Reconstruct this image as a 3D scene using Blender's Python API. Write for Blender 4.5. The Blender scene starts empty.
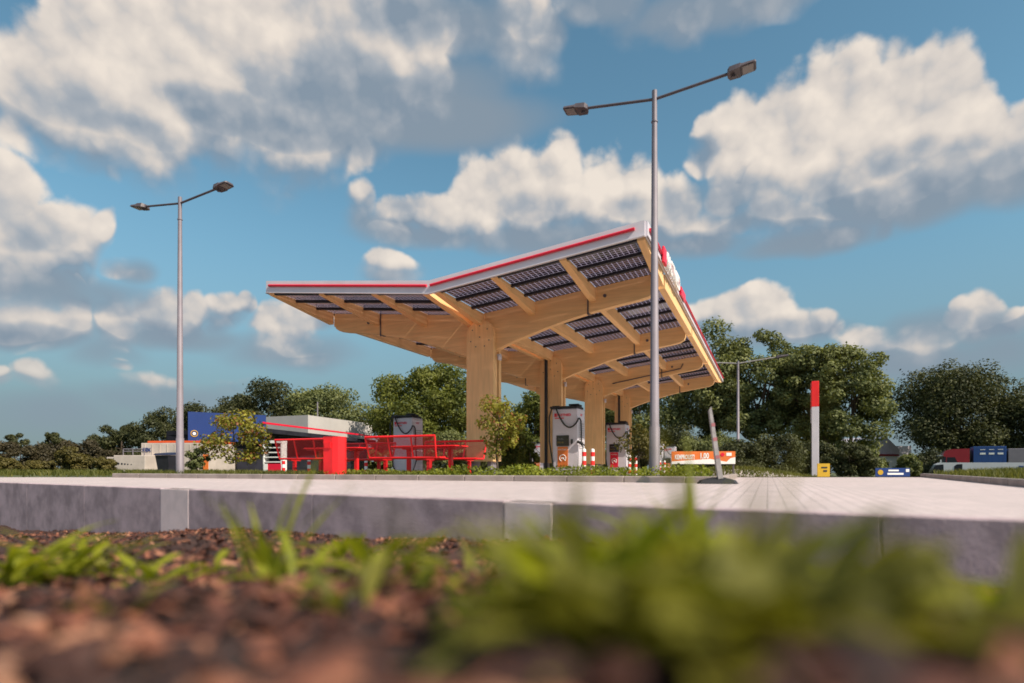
import bpy, math, random
import numpy as np
from mathutils import Vector, Matrix, noise as mnoise
R = math.radians
random.seed(7); rng = np.random.default_rng(11)
scene = bpy.context.scene
COL = scene.collection
CZ = 0.24; F = 600.0; HY = 468.0
A = Vector((.392, .920, 0)); B = Vector((.920, -.392, 0)); ROT = math.atan2(-.392, .920)

def at(px, py, d):
    return Vector(((px-512)/F*d, d, CZ+(HY-py)/F*d))
def gx(px, d): return (px-512)/F*d

# ------------------------------------------------------------------ mesh helpers
class MB:
    def __init__(s): s.v=[]; s.f=[]; s.m=[]; s.uv=[]; s.sm=[]
    def add(s, vs, fs, mi=0, smooth=False, uvs=None):
        b=len(s.v); s.v.extend([tuple(p) for p in vs])
        for k,f in enumerate(fs):
            s.f.append(tuple(b+i for i in f)); s.m.append(mi); s.sm.append(smooth)
            s.uv.append(uvs[k] if uvs else None)
        return s
    def box(s, c, size, mi=0, rz=0, mtx=None, bev=0):
        x,y,z=[a/2 for a in size]
        if bev>0:
            b=min(bev,x*.9,y*.9,z*.9)
            vs=[];idx={}
            for i,sx in enumerate((-1,1)):
                for j,sy in enumerate((-1,1)):
                    for k,sz in enumerate((-1,1)):
                        idx[(sx,sy,sz)]=len(vs)
                        vs+= [Vector((sx*x,sy*(y-b),sz*(z-b))),Vector((sx*(x-b),sy*y,sz*(z-b))),Vector((sx*(x-b),sy*(y-b),sz*z))]
            fs=[]
            for sx in (-1,1):
                q=[idx[(sx,-1,-1)],idx[(sx,1,-1)],idx[(sx,1,1)],idx[(sx,-1,1)]]; fs.append(q if sx>0 else q[::-1])
                q=[idx[(-1,sx,-1)]+1,idx[(1,sx,-1)]+1,idx[(1,sx,1)]+1,idx[(-1,sx,1)]+1]; fs.append(q[::-1] if sx>0 else q)
                q=[idx[(-1,-1,sx)]+2,idx[(1,-1,sx)]+2,idx[(1,1,sx)]+2,idx[(-1,1,sx)]+2]; fs.append(q if sx>0 else q[::-1])
            for a in (-1,1):
                for c2 in (-1,1):
                    e=[idx[(a,c2,-1)],idx[(a,c2,1)]]; q=[e[0],e[0]+1,e[1]+1,e[1]]; fs.append(q if a*c2<0 else q[::-1])
                    e=[idx[(a,-1,c2)],idx[(a,1,c2)]]; q=[e[0],e[0]+2,e[1]+2,e[1]]; fs.append(q[::-1] if a*c2<0 else q)
                    e=[idx[(-1,a,c2)],idx[(1,a,c2)]]; q=[e[0]+1,e[0]+2,e[1]+2,e[1]+1]; fs.append(q if a*c2<0 else q[::-1])
                    for d2 in (-1,1):
                        i=idx[(a,c2,d2)]; q=[i,i+1,i+2]; fs.append(q if a*c2*d2>0 else q[::-1])
        else:
            vs=[Vector((a*x,b*y,c_*z)) for a in(-1,1) for b in(-1,1) for c_ in(-1,1)]
            fs=[(0,1,3,2),(4,6,7,5),(0,4,5,1),(2,3,7,6),(0,2,6,4),(1,5,7,3)]
        m=(mtx or Matrix.Identity(4)) if mtx else Matrix.Rotation(rz,4,'Z')
        c=Vector(c)
        return s.add([m@p+c for p in vs],fs,mi)
    def beam(s, p, q, w, h, mi=0, up=Vector((0,0,1))):
        """box from p to q, w across, h along up; p and q on the TOP centre line"""
        p=Vector(p);q=Vector(q);d=(q-p).normalized();sd=d.cross(up).normalized()*(w/2);u=sd.cross(d).normalized()*h
        if u.z<0: u=-u
        vs=[p-sd-u,p+sd-u,p+sd,p-sd,q-sd-u,q+sd-u,q+sd,q-sd]
        return s.add(vs,[(0,1,2,3),(7,6,5,4),(0,4,5,1),(1,5,6,2),(2,6,7,3),(3,7,4,0)],mi)
    def tube(s, pts, rad, n=8, mi=0, cap=True, smooth=True):
        pts=[Vector(p) for p in pts]
        if not hasattr(rad,'__len__'): rad=[rad]*len(pts)
        rings=[];prev=None
        for i,p in enumerate(pts):
            d=(pts[min(i+1,len(pts)-1)]-pts[max(i-1,0)]).normalized()
            if prev is None:
                a=Vector((0,0,1)) if abs(d.z)<.9 else Vector((1,0,0)); x=d.cross(a).normalized()
            else: x=(prev-d*prev.dot(d)).normalized()
            prev=x;y=d.cross(x)
            rings.append([p+(x*math.cos(2*math.pi*k/n)+y*math.sin(2*math.pi*k/n))*rad[i] for k in range(n)])
        vs=[v for r in rings for v in r];fs=[]
        for i in range(len(pts)-1):
            for k in range(n):
                k2=(k+1)%n; fs.append((i*n+k,i*n+k2,(i+1)*n+k2,(i+1)*n+k))
        s.add(vs,fs,mi,smooth)
        if cap:
            s.add(rings[0],[tuple(range(n))[::-1]],mi); s.add(rings[-1],[tuple(range(n))],mi)
        return s
    def prism(s, poly, off, mi=0):
        """poly: list of 3d points, off: extrusion vector"""
        n=len(poly);off=Vector(off);a=[Vector(p) for p in poly];b=[p+off for p in a]
        fs=[tuple(range(n)),tuple(range(2*n-1,n-1,-1))]+[((i+1)%n,i,n+i,n+(i+1)%n) for i in range(n)]
        return s.add(a+b,fs,mi)
    def build(s, name, mats, parent=None, loc=(0,0,0), rz=0):
        me=bpy.data.meshes.new(name); me.from_pydata(s.v,[],s.f)
        if not isinstance(mats,(list,tuple)): mats=[mats]
        for m in mats: me.materials.append(m)
        me.polygons.foreach_set('material_index',s.m); me.polygons.foreach_set('use_smooth',s.sm)
        if any(u is not None for u in s.uv):
            l=me.uv_layers.new(name='UVMap'); dat=[]
            for p,u in zip(s.f,s.uv):
                for k in range(len(p)): dat.extend(u[k] if u else (0,0))
            l.data.foreach_set('uv',dat)
        me.update()
        o=bpy.data.objects.new(name,me); COL.objects.link(o)
        if parent: o.parent=parent
        o.location=loc; o.rotation_euler=(0,0,rz)
        return o

def np_mesh(name, verts, faces, mats, parent=None, smooth=False):
    """verts (n,3), faces (m,k) arrays"""
    me=bpy.data.meshes.new(name); n=len(verts); m,k=faces.shape
    me.vertices.add(n); me.vertices.foreach_set('co',np.ascontiguousarray(verts,dtype=np.float32).ravel())
    me.loops.add(m*k); me.loops.foreach_set('vertex_index',np.ascontiguousarray(faces,dtype=np.int32).ravel())
    me.polygons.add(m); me.polygons.foreach_set('loop_start',np.arange(0,m*k,k,dtype=np.int32))
    if smooth: me.polygons.foreach_set('use_smooth',np.ones(m,dtype=bool))
    if not isinstance(mats,(list,tuple)): mats=[mats]
    for x in mats: me.materials.append(x)
    me.update(calc_edges=True); me.validate()
    o=bpy.data.objects.new(name,me); COL.objects.link(o)
    if parent: o.parent=parent
    return o

def tag(o,label=None,cat=None,group=None,kind=None):
    if label: o['label']=label
    if cat: o['category']=cat
    if group: o['group']=group
    if kind: o['kind']=kind
    return o
def thing(name,label,cat,loc=(0,0,0),rz=0,group=None):
    o=bpy.data.objects.new(name,None); COL.objects.link(o); o.empty_display_size=.2
    o.location=loc; o.rotation_euler=(0,0,rz)
    return tag(o,label,cat,group)
def copy_tree(o,parent=None):
    c=o.copy(); COL.objects.link(c)
    if parent: c.parent=parent
    for ch in list(o.children): copy_tree(ch,c)
    return c

# ------------------------------------------------------------------ materials
class NT:
    def __init__(s,nt): s.nt=nt; s.n=nt.nodes; s.l=nt.links
    def new(s,t,**kw):
        x=s.n.new(t)
        for k,v in kw.items(): setattr(x,k,v)
        return x
    def link(s,a,b): s.l.new(a,b)
    def val(s,sock,v):
        if hasattr(v,'is_linked') or isinstance(v,bpy.types.NodeSocket): s.link(v,sock)
        else: sock.default_value=v
    def math(s,op,a,b=None,c=None,clamp=False):
        x=s.new('ShaderNodeMath',operation=op,use_clamp=clamp)
        s.val(x.inputs[0],a)
        if b is not None: s.val(x.inputs[1],b)
        if c is not None: s.val(x.inputs[2],c)
        return x.outputs[0]
    def mix(s,fac,a,b,blend='MIX'):
        x=s.new('ShaderNodeMix',data_type='RGBA',blend_type=blend)
        s.val(x.inputs[0],fac); s.val(x.inputs[6],a); s.val(x.inputs[7],b)
        return x.outputs[2]
    def smooth(s,v,a,b):
        x=s.new('ShaderNodeMapRange',interpolation_type='SMOOTHSTEP')
        s.val(x.inputs[0],v); x.inputs[1].default_value=a; x.inputs[2].default_value=b
        return x.outputs[0]
    def noise(s,vec,scale,detail=4,rough=.55,dist=0):
        x=s.new('ShaderNodeTexNoise'); s.link(vec,x.inputs['Vector'])
        x.inputs['Scale'].default_value=scale; x.inputs['Detail'].default_value=detail
        x.inputs['Roughness'].default_value=rough; x.inputs['Distortion'].default_value=dist
        return x.outputs[0]
def c4(c,k=1): return (min(c[0]*k,1),min(c[1]*k,1),min(c[2]*k,1),1)
def newmat(name):
    m=bpy.data.materials.new(name); m.use_nodes=True; t=NT(m.node_tree)
    return m,t,m.node_tree.nodes['Principled BSDF'],m.node_tree.nodes['Material Output']
def pm(name,col,rough=.6,var=.12,scale=3,bump=0,metal=0,bscale=40,stretch=None,spec=.5,emit=0):
    m,t,p,o=newmat(name)
    tc=t.new('ShaderNodeTexCoord'); v=tc.outputs['Object']
    if stretch:
        mp=t.new('ShaderNodeMapping'); mp.inputs['Scale'].default_value=stretch; t.link(v,mp.inputs['Vector']); v=mp.outputs[0]
    f=t.noise(v,scale,5,.6)
    f=t.smooth(f,.3,.7)
    t.link(t.mix(f,c4(col,1-var),c4(col,1+var)),p.inputs['Base Color'])
    p.inputs['Roughness'].default_value=rough; p.inputs['Metallic'].default_value=metal
    p.inputs['Specular IOR Level'].default_value=spec
    if bump:
        b=t.new('ShaderNodeBump'); b.inputs['Strength'].default_value=bump; b.inputs['Distance'].default_value=.01
        t.link(t.noise(v,bscale,4),b.inputs['Height']); t.link(b.outputs[0],p.inputs['Normal'])
    return m
def leafmat(name,dark,light,trans=.35,scale=.5,hue=None):
    m,t,p,o=newmat(name); m.node_tree.nodes.remove(p)
    g=t.new('ShaderNodeNewGeometry'); tc=t.new('ShaderNodeTexCoord')
    n=t.noise(tc.outputs['Object'],scale,3)
    f=t.math('ADD',t.math('MULTIPLY',g.outputs['Random Per Island'],.55),t.math('MULTIPLY',t.smooth(n,.35,.65),.45))
    col=t.mix(f,c4(dark),c4(light))
    if hue:
        col=t.mix(t.math('GREATER_THAN',g.outputs['Random Per Island'],.86),col,c4(hue))
    d=t.new('ShaderNodeBsdfDiffuse'); tr=t.new('ShaderNodeBsdfTranslucent'); gl=t.new('ShaderNodeBsdfGlossy')
    t.link(col,d.inputs[0]); t.link(t.mix(1.0,col,(1.0,1.0,.45,1),'MULTIPLY'),tr.inputs[0]); gl.inputs[0].default_value=(1,1,1,1); gl.inputs['Roughness'].default_value=.6
    m1=t.new('ShaderNodeMixShader'); m1.inputs[0].default_value=trans; t.link(d.outputs[0],m1.inputs[1]); t.link(tr.outputs[0],m1.inputs[2])
    m2=t.new('ShaderNodeMixShader'); m2.inputs[0].default_value=.015; t.link(m1.outputs[0],m2.inputs[1]); t.link(gl.outputs[0],m2.inputs[2])
    t.link(m2.outputs[0],o.inputs[0])
    return m

M={}
M['wood']=pm('glulam_timber',(.92,.555,.25),.6,.08,1.6,.06,stretch=(9,9,.7),bscale=10)
M['wood_arm']=pm('glulam_timber_arm',(.92,.555,.25),.6,.09,1.6,.06,stretch=(.6,5,9),bscale=10)
M['wood_side']=pm('glulam_timber_long',(.92,.555,.25),.6,.08,1.6,.06,stretch=(7,.6,7),bscale=10)
M['white']=pm('white_powder_coat',(.66,.62,.67),.4,.05,1.5)
M['red']=pm('red_paint',(.93,.018,.024),.38,.08,2)
M['redlite']=pm('red_stripe',(.75,.012,.045),.35,.05,2)
M['galv']=pm('galvanised_steel',(.23,.20,.225),.6,.08,3,metal=.2)
M['lampdark']=pm('dark_grey_casting',(.10,.08,.09),.5,.15,6)
M['black']=pm('black_rubber',(.018,.017,.02),.6,.2,12)
M['steel']=pm('brushed_steel',(.5,.5,.52),.35,.1,8,metal=.9)
M['concrete']=pm('kerb_concrete',(.46,.35,.37),.85,.28,3.5,.35,bscale=60)
M['concrete_light']=pm('pale_concrete',(.86,.69,.67),.85,.10,3.5,.3,bscale=60)
M['kerbisle']=pm('brown_grey_kerb',(.33,.27,.25),.85,.18,2.5,.3)
M['forecourt']=pm('forecourt_bounce_pale',(.50,.43,.40),.85,.1,.8)  # pale in place of dark asphalt, to bounce light up under the canopy
M['asphalt']=pm('asphalt',(.06,.06,.062),.85,.2,20,.4)
M['grassground']=pm('rough_grass_ground',(.075,.085,.03),.9,.4,.8,.5,bscale=8)
M['bedsoil']=pm('mulch_soil',(.045,.018,.012),.95,.45,7,.8,bscale=30)
M['storegrey']=pm('shop_render_grey',(.47,.44,.41),.8,.06,.6)
M['darkwall']=pm('dark_shopfront',(.022,.022,.030),.8,.3,1.2,spec=.1)
M['blue']=pm('blue_panel',(.008,.035,.17),.4,.08,1)
M['bluebox']=pm('blue_container',(.015,.06,.22),.45,.15,1,stretch=(8,8,.3))
M['orange']=pm('orange_print',(.72,.17,.03),.5,.1,2)
M['orangered']=pm('orange_red_edge',(.75,.10,.02),.5,.05,2)
M['truckred']=pm('maroon_cab_paint',(.30,.015,.025),.3,.06,1)
M['vanwhite']=pm('white_van_paint',(.62,.62,.66),.3,.06,1)
M['dirtywhite']=pm('cream_container',(.50,.43,.38),.6,.14,1.5)
M['glass']=pm('dark_glass',(.02,.022,.03),.25,.1,2,spec=.25)
M['screen']=pm('charger_screen',(.025,.022,.03),.15,.1,2)
M['yellow']=pm('yellow_board',(.55,.33,.015),.5,.1,2)
M['greybox']=pm('grey_trailer_side',(.20,.18,.21),.6,.08,1)
M['roofgrey']=pm('grey_metal_roof',(.60,.54,.58),.5,.1,1,stretch=(6,1,1))
M['bark']=pm('bark',(.09,.065,.045),.9,.3,8,.6)
M['binlid']=pm('navy_plastic',(.012,.016,.05),.4,.1,4)
M['plaindark']=pm('dark_plastic',(.02,.02,.028),.5,.2,4)
M['lens']=pm('lamp_lens',(.25,.23,.23),.4,.05,3)
M['board']=pm('beacon_white',(.36,.33,.32),.5,.2,8)
M['textwhite']=pm('white_lettering',(.85,.83,.8),.5,.02,2)
M['tyre']=M['black']

# solar panel: dark cells, clear gaps between them
def panel_mat():
    m,t,p,o=newmat('bifacial_solar_glass')
    tc=t.new('ShaderNodeTexCoord'); sx=t.new('ShaderNodeSeparateXYZ'); t.link(tc.outputs['UV'],sx.inputs[0])
    def gap(v,per,w):
        fr=t.math('FRACT',t.math('DIVIDE',v,per)); return t.math('LESS_THAN',fr,w/per)
    g=t.math('MAXIMUM',gap(sx.outputs[0],.12,.013),gap(sx.outputs[1],.12,.013))
    busb=gap(sx.outputs[0],.0525,.004)
    p.inputs['Base Color'].default_value=(.030,.022,.045,1)
    t.link(t.mix(busb,(.034,.025,.042,1),(.10,.075,.10,1)),p.inputs['Base Color'])
    p.inputs['Roughness'].default_value=.12
    tl=t.new('ShaderNodeBsdfTranslucent'); tl.inputs[0].default_value=(.36,.27,.34,1)
    tp=t.new('ShaderNodeBsdfTransparent'); tp.inputs[0].default_value=(.55,.5,.6,1)
    mm=t.new('ShaderNodeMixShader'); mm.inputs[0].default_value=.35; t.link(tl.outputs[0],mm.inputs[1]); t.link(tp.outputs[0],mm.inputs[2])
    mx=t.new('ShaderNodeMixShader'); t.link(g,mx.inputs[0]); t.link(p.outputs[0],mx.inputs[1]); t.link(mm.outputs[0],mx.inputs[2])
    t.link(mx.outputs[0],o.inputs[0]); return m
M['panel']=panel_mat()
def mesh_mat():
    m,t,p,o=newmat('red_perforated_sheet')
    tc=t.new('ShaderNodeTexCoord'); sx=t.new('ShaderNodeSeparateXYZ'); t.link(tc.outputs['UV'],sx.inputs[0])
    def hole(v): return t.math('LESS_THAN',t.math('FRACT',t.math('DIVIDE',v,.022)),.74)
    h=t.math('MULTIPLY',hole(sx.outputs[0]),hole(sx.outputs[1]))
    p.inputs['Base Color'].default_value=(.62,.012,.02,1); p.inputs['Roughness'].default_value=.4
    tp=t.new('ShaderNodeBsdfTransparent'); mx=t.new('ShaderNodeMixShader')
    t.link(h,mx.inputs[0]); t.link(p.outputs[0],mx.inputs[1]); t.link(tp.outputs[0],mx.inputs[2]); t.link(mx.outputs[0],o.inputs[0]); return m
M['redmesh']=mesh_mat()
def paving_mat():
    m,t,p,o=newmat('concrete_block_paving')
    tc=t.new('ShaderNodeTexCoord'); mp=t.new('ShaderNodeMapping'); t.link(tc.outputs['Object'],mp.inputs[0])
    mp.inputs['Rotation'].default_value=(0,0,R(90))
    b=t.new('ShaderNodeTexBrick'); t.link(mp.outputs[0],b.inputs['Vector'])
    b.inputs['Color1'].default_value=(.60,.495,.485,1); b.inputs['Color2'].default_value=(.52,.43,.425,1); b.inputs['Mortar'].default_value=(.31,.26,.255,1)
    b.inputs['Scale'].default_value=1; b.inputs['Mortar Size'].default_value=.005; b.inputs['Mortar Smooth'].default_value=.3
    b.inputs['Brick Width'].default_value=.21; b.inputs['Row Height'].default_value=.105; b.offset=.5
    n=t.noise(tc.outputs['Object'],.7,6,.65); n2=t.noise(tc.outputs['Object'],9,4,.6)
    c=t.mix(t.smooth(n,.35,.7),b.outputs[0],t.mix(.35,b.outputs[0],(.40,.35,.33,1)))
    c=t.mix(t.math('MULTIPLY',t.smooth(n2,.55,.75),.25),c,(.36,.30,.28,1))
    t.link(c,p.inputs['Base Color']); p.inputs['Roughness'].default_value=.8
    bp=t.new('ShaderNodeBump'); bp.inputs['Strength'].default_value=.3; bp.inputs['Distance'].default_value=.006; bp.invert=True
    t.link(b.outputs['Fac'],bp.inputs['Height']); t.link(bp.outputs[0],p.inputs['Normal']); return m
M['paving']=paving_mat()
def chip_mat():
    m,t,p,o=newmat('bark_chips')
    g=t.new('ShaderNodeNewGeometry'); r=t.new('ShaderNodeValToRGB'); t.link(g.outputs['Random Per Island'],r.inputs[0])
    e=r.color_ramp.elements; e[0].color=(.022,.010,.008,1); e[1].color=(.52,.26,.15,1)
    for pos,c in ((.42,(.06,.017,.010,1)),(.68,(.16,.046,.024,1)),(.89,(.38,.135,.072,1))):
        x=r.color_ramp.elements.new(pos); x.color=c
    tc=t.new('ShaderNodeTexCoord'); n=t.noise(tc.outputs['Object'],60,3)
    t.link(t.mix(n,r.outputs[0],t.mix(.5,r.outputs[0],(.03,.015,.01,1))),p.inputs['Base Color']); p.inputs['Roughness'].default_value=.75; return m
M['chips']=chip_mat()
M['leaf_mid']=leafmat('foliage_mid_green',(.055,.075,.028),(.27,.28,.10),.3,.35)
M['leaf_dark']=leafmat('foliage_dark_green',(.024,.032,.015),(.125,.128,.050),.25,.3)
M['leaf_bright']=leafmat('foliage_fresh_green',(.05,.07,.014),(.23,.24,.045),.4,.5)
M['leaf_far']=leafmat('foliage_far_green',(.026,.034,.015),(.115,.115,.040),.25,.15)
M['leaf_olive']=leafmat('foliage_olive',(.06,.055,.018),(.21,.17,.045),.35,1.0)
M['leaf_brown']=leafmat('foliage_brownish',(.04,.034,.02),(.095,.075,.035),.25,.6)
M['leaf_mixed']=leafmat('foliage_turning',(.12,.13,.02),(.45,.40,.06),.4,1.5,hue=(.32,.13,.05))
M['weed']=leafmat('weed_leaf',(.15,.18,.012),(.47,.47,.04),.5,4)
M['weed_dull']=leafmat('weed_leaf_dull',(.09,.095,.02),(.34,.31,.055),.45,4)
M['weed_dark']=leafmat('weed_leaf_dark_olive',(.075,.078,.016),(.32,.30,.045),.45,4)  # weed kind with a dull, dark olive leaf colour
M['grass']=leafmat('grass_blade',(.06,.08,.015),(.19,.18,.04),.4,.8)
M['cover']=leafmat('ground_cover_leaf',(.08,.11,.014),(.34,.36,.04),.45,1.2)

# ------------------------------------------------------------------ ground
def sstep(x,a,b):
    t=np.clip((x-a)/(b-a),0,1); return t*t*(3-2*t)
def zg(x,y):
    """terrain beyond the paving"""
    x=np.asarray(x,float); y=np.asarray(y,float)
    left=(1-sstep(x,-11,-9))*sstep(y,15.5,16.2)
    z=-.40*sstep(y,15.5,24)*sstep(x,-11,-9) + .03*left
    rr=sstep(x-y*.62,-1.5,4)*sstep(y,17,34)
    z=z-1.5*rr
    z=z+.62*np.exp(-(((x-9.4)/3.2)**2+((y-25.5)/2.6)**2))
    return z
def grid_obj(name,xs,ys,zf,mat,kind='structure',dz=0):
    X,Y=np.meshgrid(xs,ys); Z=zf(X,Y)+dz
    V=np.stack([X.ravel(),Y.ravel(),Z.ravel()],1); nx=len(xs)
    i=np.arange(len(ys)-1)[:,None]*nx+np.arange(nx-1)[None,:]; i=i.ravel()
    o=np_mesh(name,V,np.stack([i,i+1,i+1+nx,i+nx],1),mat,smooth=True)
    return tag(o,kind=kind)
xs=np.concatenate([[-1500,-600,-300],np.arange(-160,161,2.),[300,600,1500]]); ys=np.concatenate([[15.48,15.7,16.0,16.3],np.arange(16.8,60,1.5),np.arange(60,200,6),[300,600,1800]])
grid_obj('ground',xs,ys,zg,M['grassground'])
grid_obj('forecourt_road',np.arange(-9,18.1,1.),np.arange(15.6,60,1.2),zg,M['forecourt'],dz=.012)  # pale sheet up to the column feet, reflecting added light onto the timber

KD=Vector((.832,-.5547,0)); KN=Vector((-.5547,-.832,0))          # kerb direction, and towards the camera
K1=Vector((2.33,2.73,0))
def kp(a,b=0,z=0): return K1+KD*a+KN*b+Vector((0,0,z))
def kerb_a(px):                                                    # a of the kerb line in the direction px
    r=(px-512)/F; return (r*K1.y-K1.x)/(KD.x-r*KD.y)
# paving: its own frame so that the joints follow the canopy axis
RC=[Vector((-16.8,15.5,0)),Vector((3.46,1.97,0)),Vector((10.63,15.5,0))]
inv=Matrix.Rotation(-ROT,4,'Z')
pv=MB(); kin=[RC[0]-KN*.13*0,RC[1],RC[2]]
pv.add([inv@p for p in kin],[(0,1,2)])
o=pv.build('paving',M['paving'],rz=ROT); tag(o,kind='structure')
# retaining kerb in front: long concrete units with two pale blocks between
a0,a1=-24.0,1.36
blocks=[(kerb_a(161.5),kerb_a(189.5)),(kerb_a(505),kerb_a(553))]
kb=MB(); cuts=[]
edges=[a0]+[e for b in blocks for e in b]+[a1]
for i in range(0,len(edges),2):
    p,q=edges[i],edges[i+1]; n=max(1,round((q-p)/1.95)); L=(q-p)/n
    for k in range(n):
        c=kp(p+L*(k+.5),-.06,-.447); kb.box(c,(L-.004,.14,.9),rz=math.atan2(KD.y,KD.x),bev=.006)
c=kp((a0+a1)/2,-.10,-.46); kb.box(c,(a1-a0-.3,.05,.88),rz=math.atan2(KD.y,KD.x))  # added unseen backing strip, stops light leaking through the unit gaps
o=kb.build('kerb',M['concrete']); tag(o,kind='structure')
kb=MB()
for p,q in blocks:
    c=kp((p+q)/2,-.061,-.45); kb.box(c,(q-p-.004,.146,.9),rz=math.atan2(KD.y,KD.x),bev=.005)
o=kb.build('kerb_block',M['concrete_light']); tag(o,kind='structure')

# mulch bed
def zb(x,y):
    x=np.asarray(x,float); y=np.asarray(y,float); yy=np.clip(y,.2,9)
    z=np.where(yy<2,.075-.135*(yy-.4),-.141-.068*(yy-2))-.10*sstep(x,.2,1.3)*sstep(yy,.9,2.4)-.09*sstep(-x,2.5,6)
    z=z+.018*np.sin(3.1*x+1.7*y)+.015*np.sin(5.3*y-2.2*x+1)+.010*np.sin(11*x+2)*np.sin(9*y)
    return z
def bed_patch(av,bv):
    Aa,Bb=np.meshgrid(av,bv); X=K1.x+KD.x*Aa+KN.x*Bb; Y=K1.y+KD.y*Aa+KN.y*Bb
    return X,Y
av=np.concatenate([[-400,-120,-40,-26],np.arange(-16,6,.07),[9,20,60,400]]); bv=np.concatenate([np.arange(0,6.6,.07),[8,12,30,100,400]])
X,Y=bed_patch(av,bv); Z=zb(X,Y); jig=rng.normal(0,.008,Z.shape); Z=Z+jig
nx=len(av); V=np.stack([X.ravel(),Y.ravel(),Z.ravel()],1); i=(np.arange(len(bv)-1)[:,None]*nx+np.arange(nx-1)[None,:]).ravel()
tag(np_mesh('mulch_bed',V,np.stack([i,i+nx,i+1+nx,i+1],1),M['bedsoil'],smooth=True),kind='structure')
# loose bark chips
def chips(n,af,bf,smin,smax):
    a=af(n); b=bf(n); x=K1.x+KD.x*a+KN.x*b; y=K1.y+KD.y*a+KN.y*b
    keep=(y>.24)&(np.hypot(x,y)>.28); x=x[keep];y=y[keep]; n=len(x); z=zb(x,y)
    L=rng.uniform(smin,smax,n); W=L*rng.uniform(.25,.6,n); T=L*rng.uniform(.04,.10,n)
    base=np.array([[-1,-.5,-1],[-.2,-1,-1],[1,-.3,-1],[.8,.7,-1],[-.6,.9,-1],[-.9,-.4,1],[-.1,-.8,1],[.9,-.2,1],[.7,.6,1],[-.5,.7,1]],float)
    P=base[None]*np.stack([L/2,W/2,T/2],1)[:,None,:]; P=P+rng.normal(0,1,P.shape)*(L*.05)[:,None,None]*np.array([1,1,.3])
    rz=rng.uniform(0,6.28,n); ry=rng.normal(0,.38,n); rx=rng.normal(0,.38,n)
    cy,sy=np.cos(ry)[:,None],np.sin(ry)[:,None]; cx,sx=np.cos(rx)[:,None],np.sin(rx)[:,None]; cz,sz=np.cos(rz)[:,None],np.sin(rz)[:,None]
    X,Y,Z=P[...,0],P[...,1],P[...,2]
    Y,Z=Y*cx-Z*sx,Y*sx+Z*cx; X,Z=X*cy+Z*sy,-X*sy+Z*cy; X,Y=X*cz-Y*sz,X*sz+Y*cz
    V=np.stack([X+x[:,None],Y+y[:,None],Z+z[:,None]+rng.uniform(.003,.022,n)[:,None]],2).reshape(-1,3)
    f=np.array([[5,6,7,8],[5,8,9,9],[0,1,6,5],[1,2,7,6],[2,3,8,7],[3,4,9,8],[4,0,5,9]])
    tri=[]
    for q in f:
        tri.append(q[:3])
        if q[3]!=q[2]: tri.append([q[0],q[2],q[3]])
    tri=np.array(tri); Fc=(tri[None]+(np.arange(n)*10)[:,None,None]).reshape(-1,3)
    return V,Fc
parts=[chips(9000,lambda n:rng.uniform(-10,3,n),lambda n:rng.uniform(.02,1,n)**1*3.4,.025,.075),
       chips(2600,lambda n:rng.uniform(-4.2,1.5,n),lambda n:rng.uniform(1.2,4.2,n),.03,.085),
       chips(2600,lambda n:rng.uniform(-2.2,1.2,n),lambda n:rng.uniform(2.1,3.36,n),.03,.085),
       chips(3500,lambda n:rng.uniform(-8,1.6,n),lambda n:rng.uniform(.01,.5,n),.02,.06)]
V=[];Fs=[];off=0
for v,f in parts: V.append(v);Fs.append(f+off);off+=len(v)
tag(np_mesh('bark_chips',np.concatenate(V),np.concatenate(Fs),M['chips']),'loose reddish brown bark chips covering the planting bed','mulch',kind='stuff')

# raised island behind the paving, with kerb
I0=Vector((2.42,9.8,0))
def ip(s,t,z=0): return I0+B*s+A*t+Vector((0,0,z))                # s along the kerb to the right, t behind it
isl=MB()
W=.10
o_=[ip(.95,0),ip(-13.6,0),ip(-13.6,4.4),ip(.6,4.4)]
isl.prism([p+Vector((0,0,-.6)) for p in [ip(.80,.12),ip(.5,4.3),ip(-13.5,4.3),ip(-13.5,.12)]],(0,0,.68))
tag(isl.build('planted_island_ground',M['grassground']),kind='structure')
ik=MB(); s=-13.6
while s<.9:
    e=min(s+1.0,.95); c=ip((s+e)/2,.06,.02); ik.box(c,(e-s-.008,.12,.17),rz=ROT,bev=.012); s=e
s=.125
while s<4.2:
    c=ip(.89-.0*s,s+.5,.02); ik.box(c,(.12,.99,.17),rz=ROT,bev=.012); s+=1
tag(ik.build('island_kerb',M['kerbisle']),kind='structure')
# right verge with kerb
RD=Vector((.468,.883,0)); RN=Vector((.883,-.468,0)); RP=Vector((3.46,1.97,0))
vg=MB()
na=24
rows=[]
for k in range(na+1):
    t=k*1.0
    for j in range(8):
        w=[.12,.5,1.2,2.2,3.5,5,9,40][j]; p=RP+RD*t*.64*1.0+RN*w
        z=.075+.05*min(w,1.5)
        if w>4: z=.0
        rows.append((p.x,p.y,z))
fs=[]
for k in range(na):
    for j in range(7): fs.append((k*8+j,k*8+j+1,(k+1)*8+j+1,(k+1)*8+j))
vg.add(rows,fs,smooth=True); tag(vg.build('verge_ground',M['grassground']),kind='structure')
rk=MB(); t=0
while t<15.3:
    c=RP+RD*(t+.5)+RN*.06; rk.box((c.x,c.y,.01),(.99,.12,.17),rz=math.atan2(RD.y,RD.x),bev=.012); t+=1
tag(rk.build('verge_kerb',M['kerbisle']),kind='structure')

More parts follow.
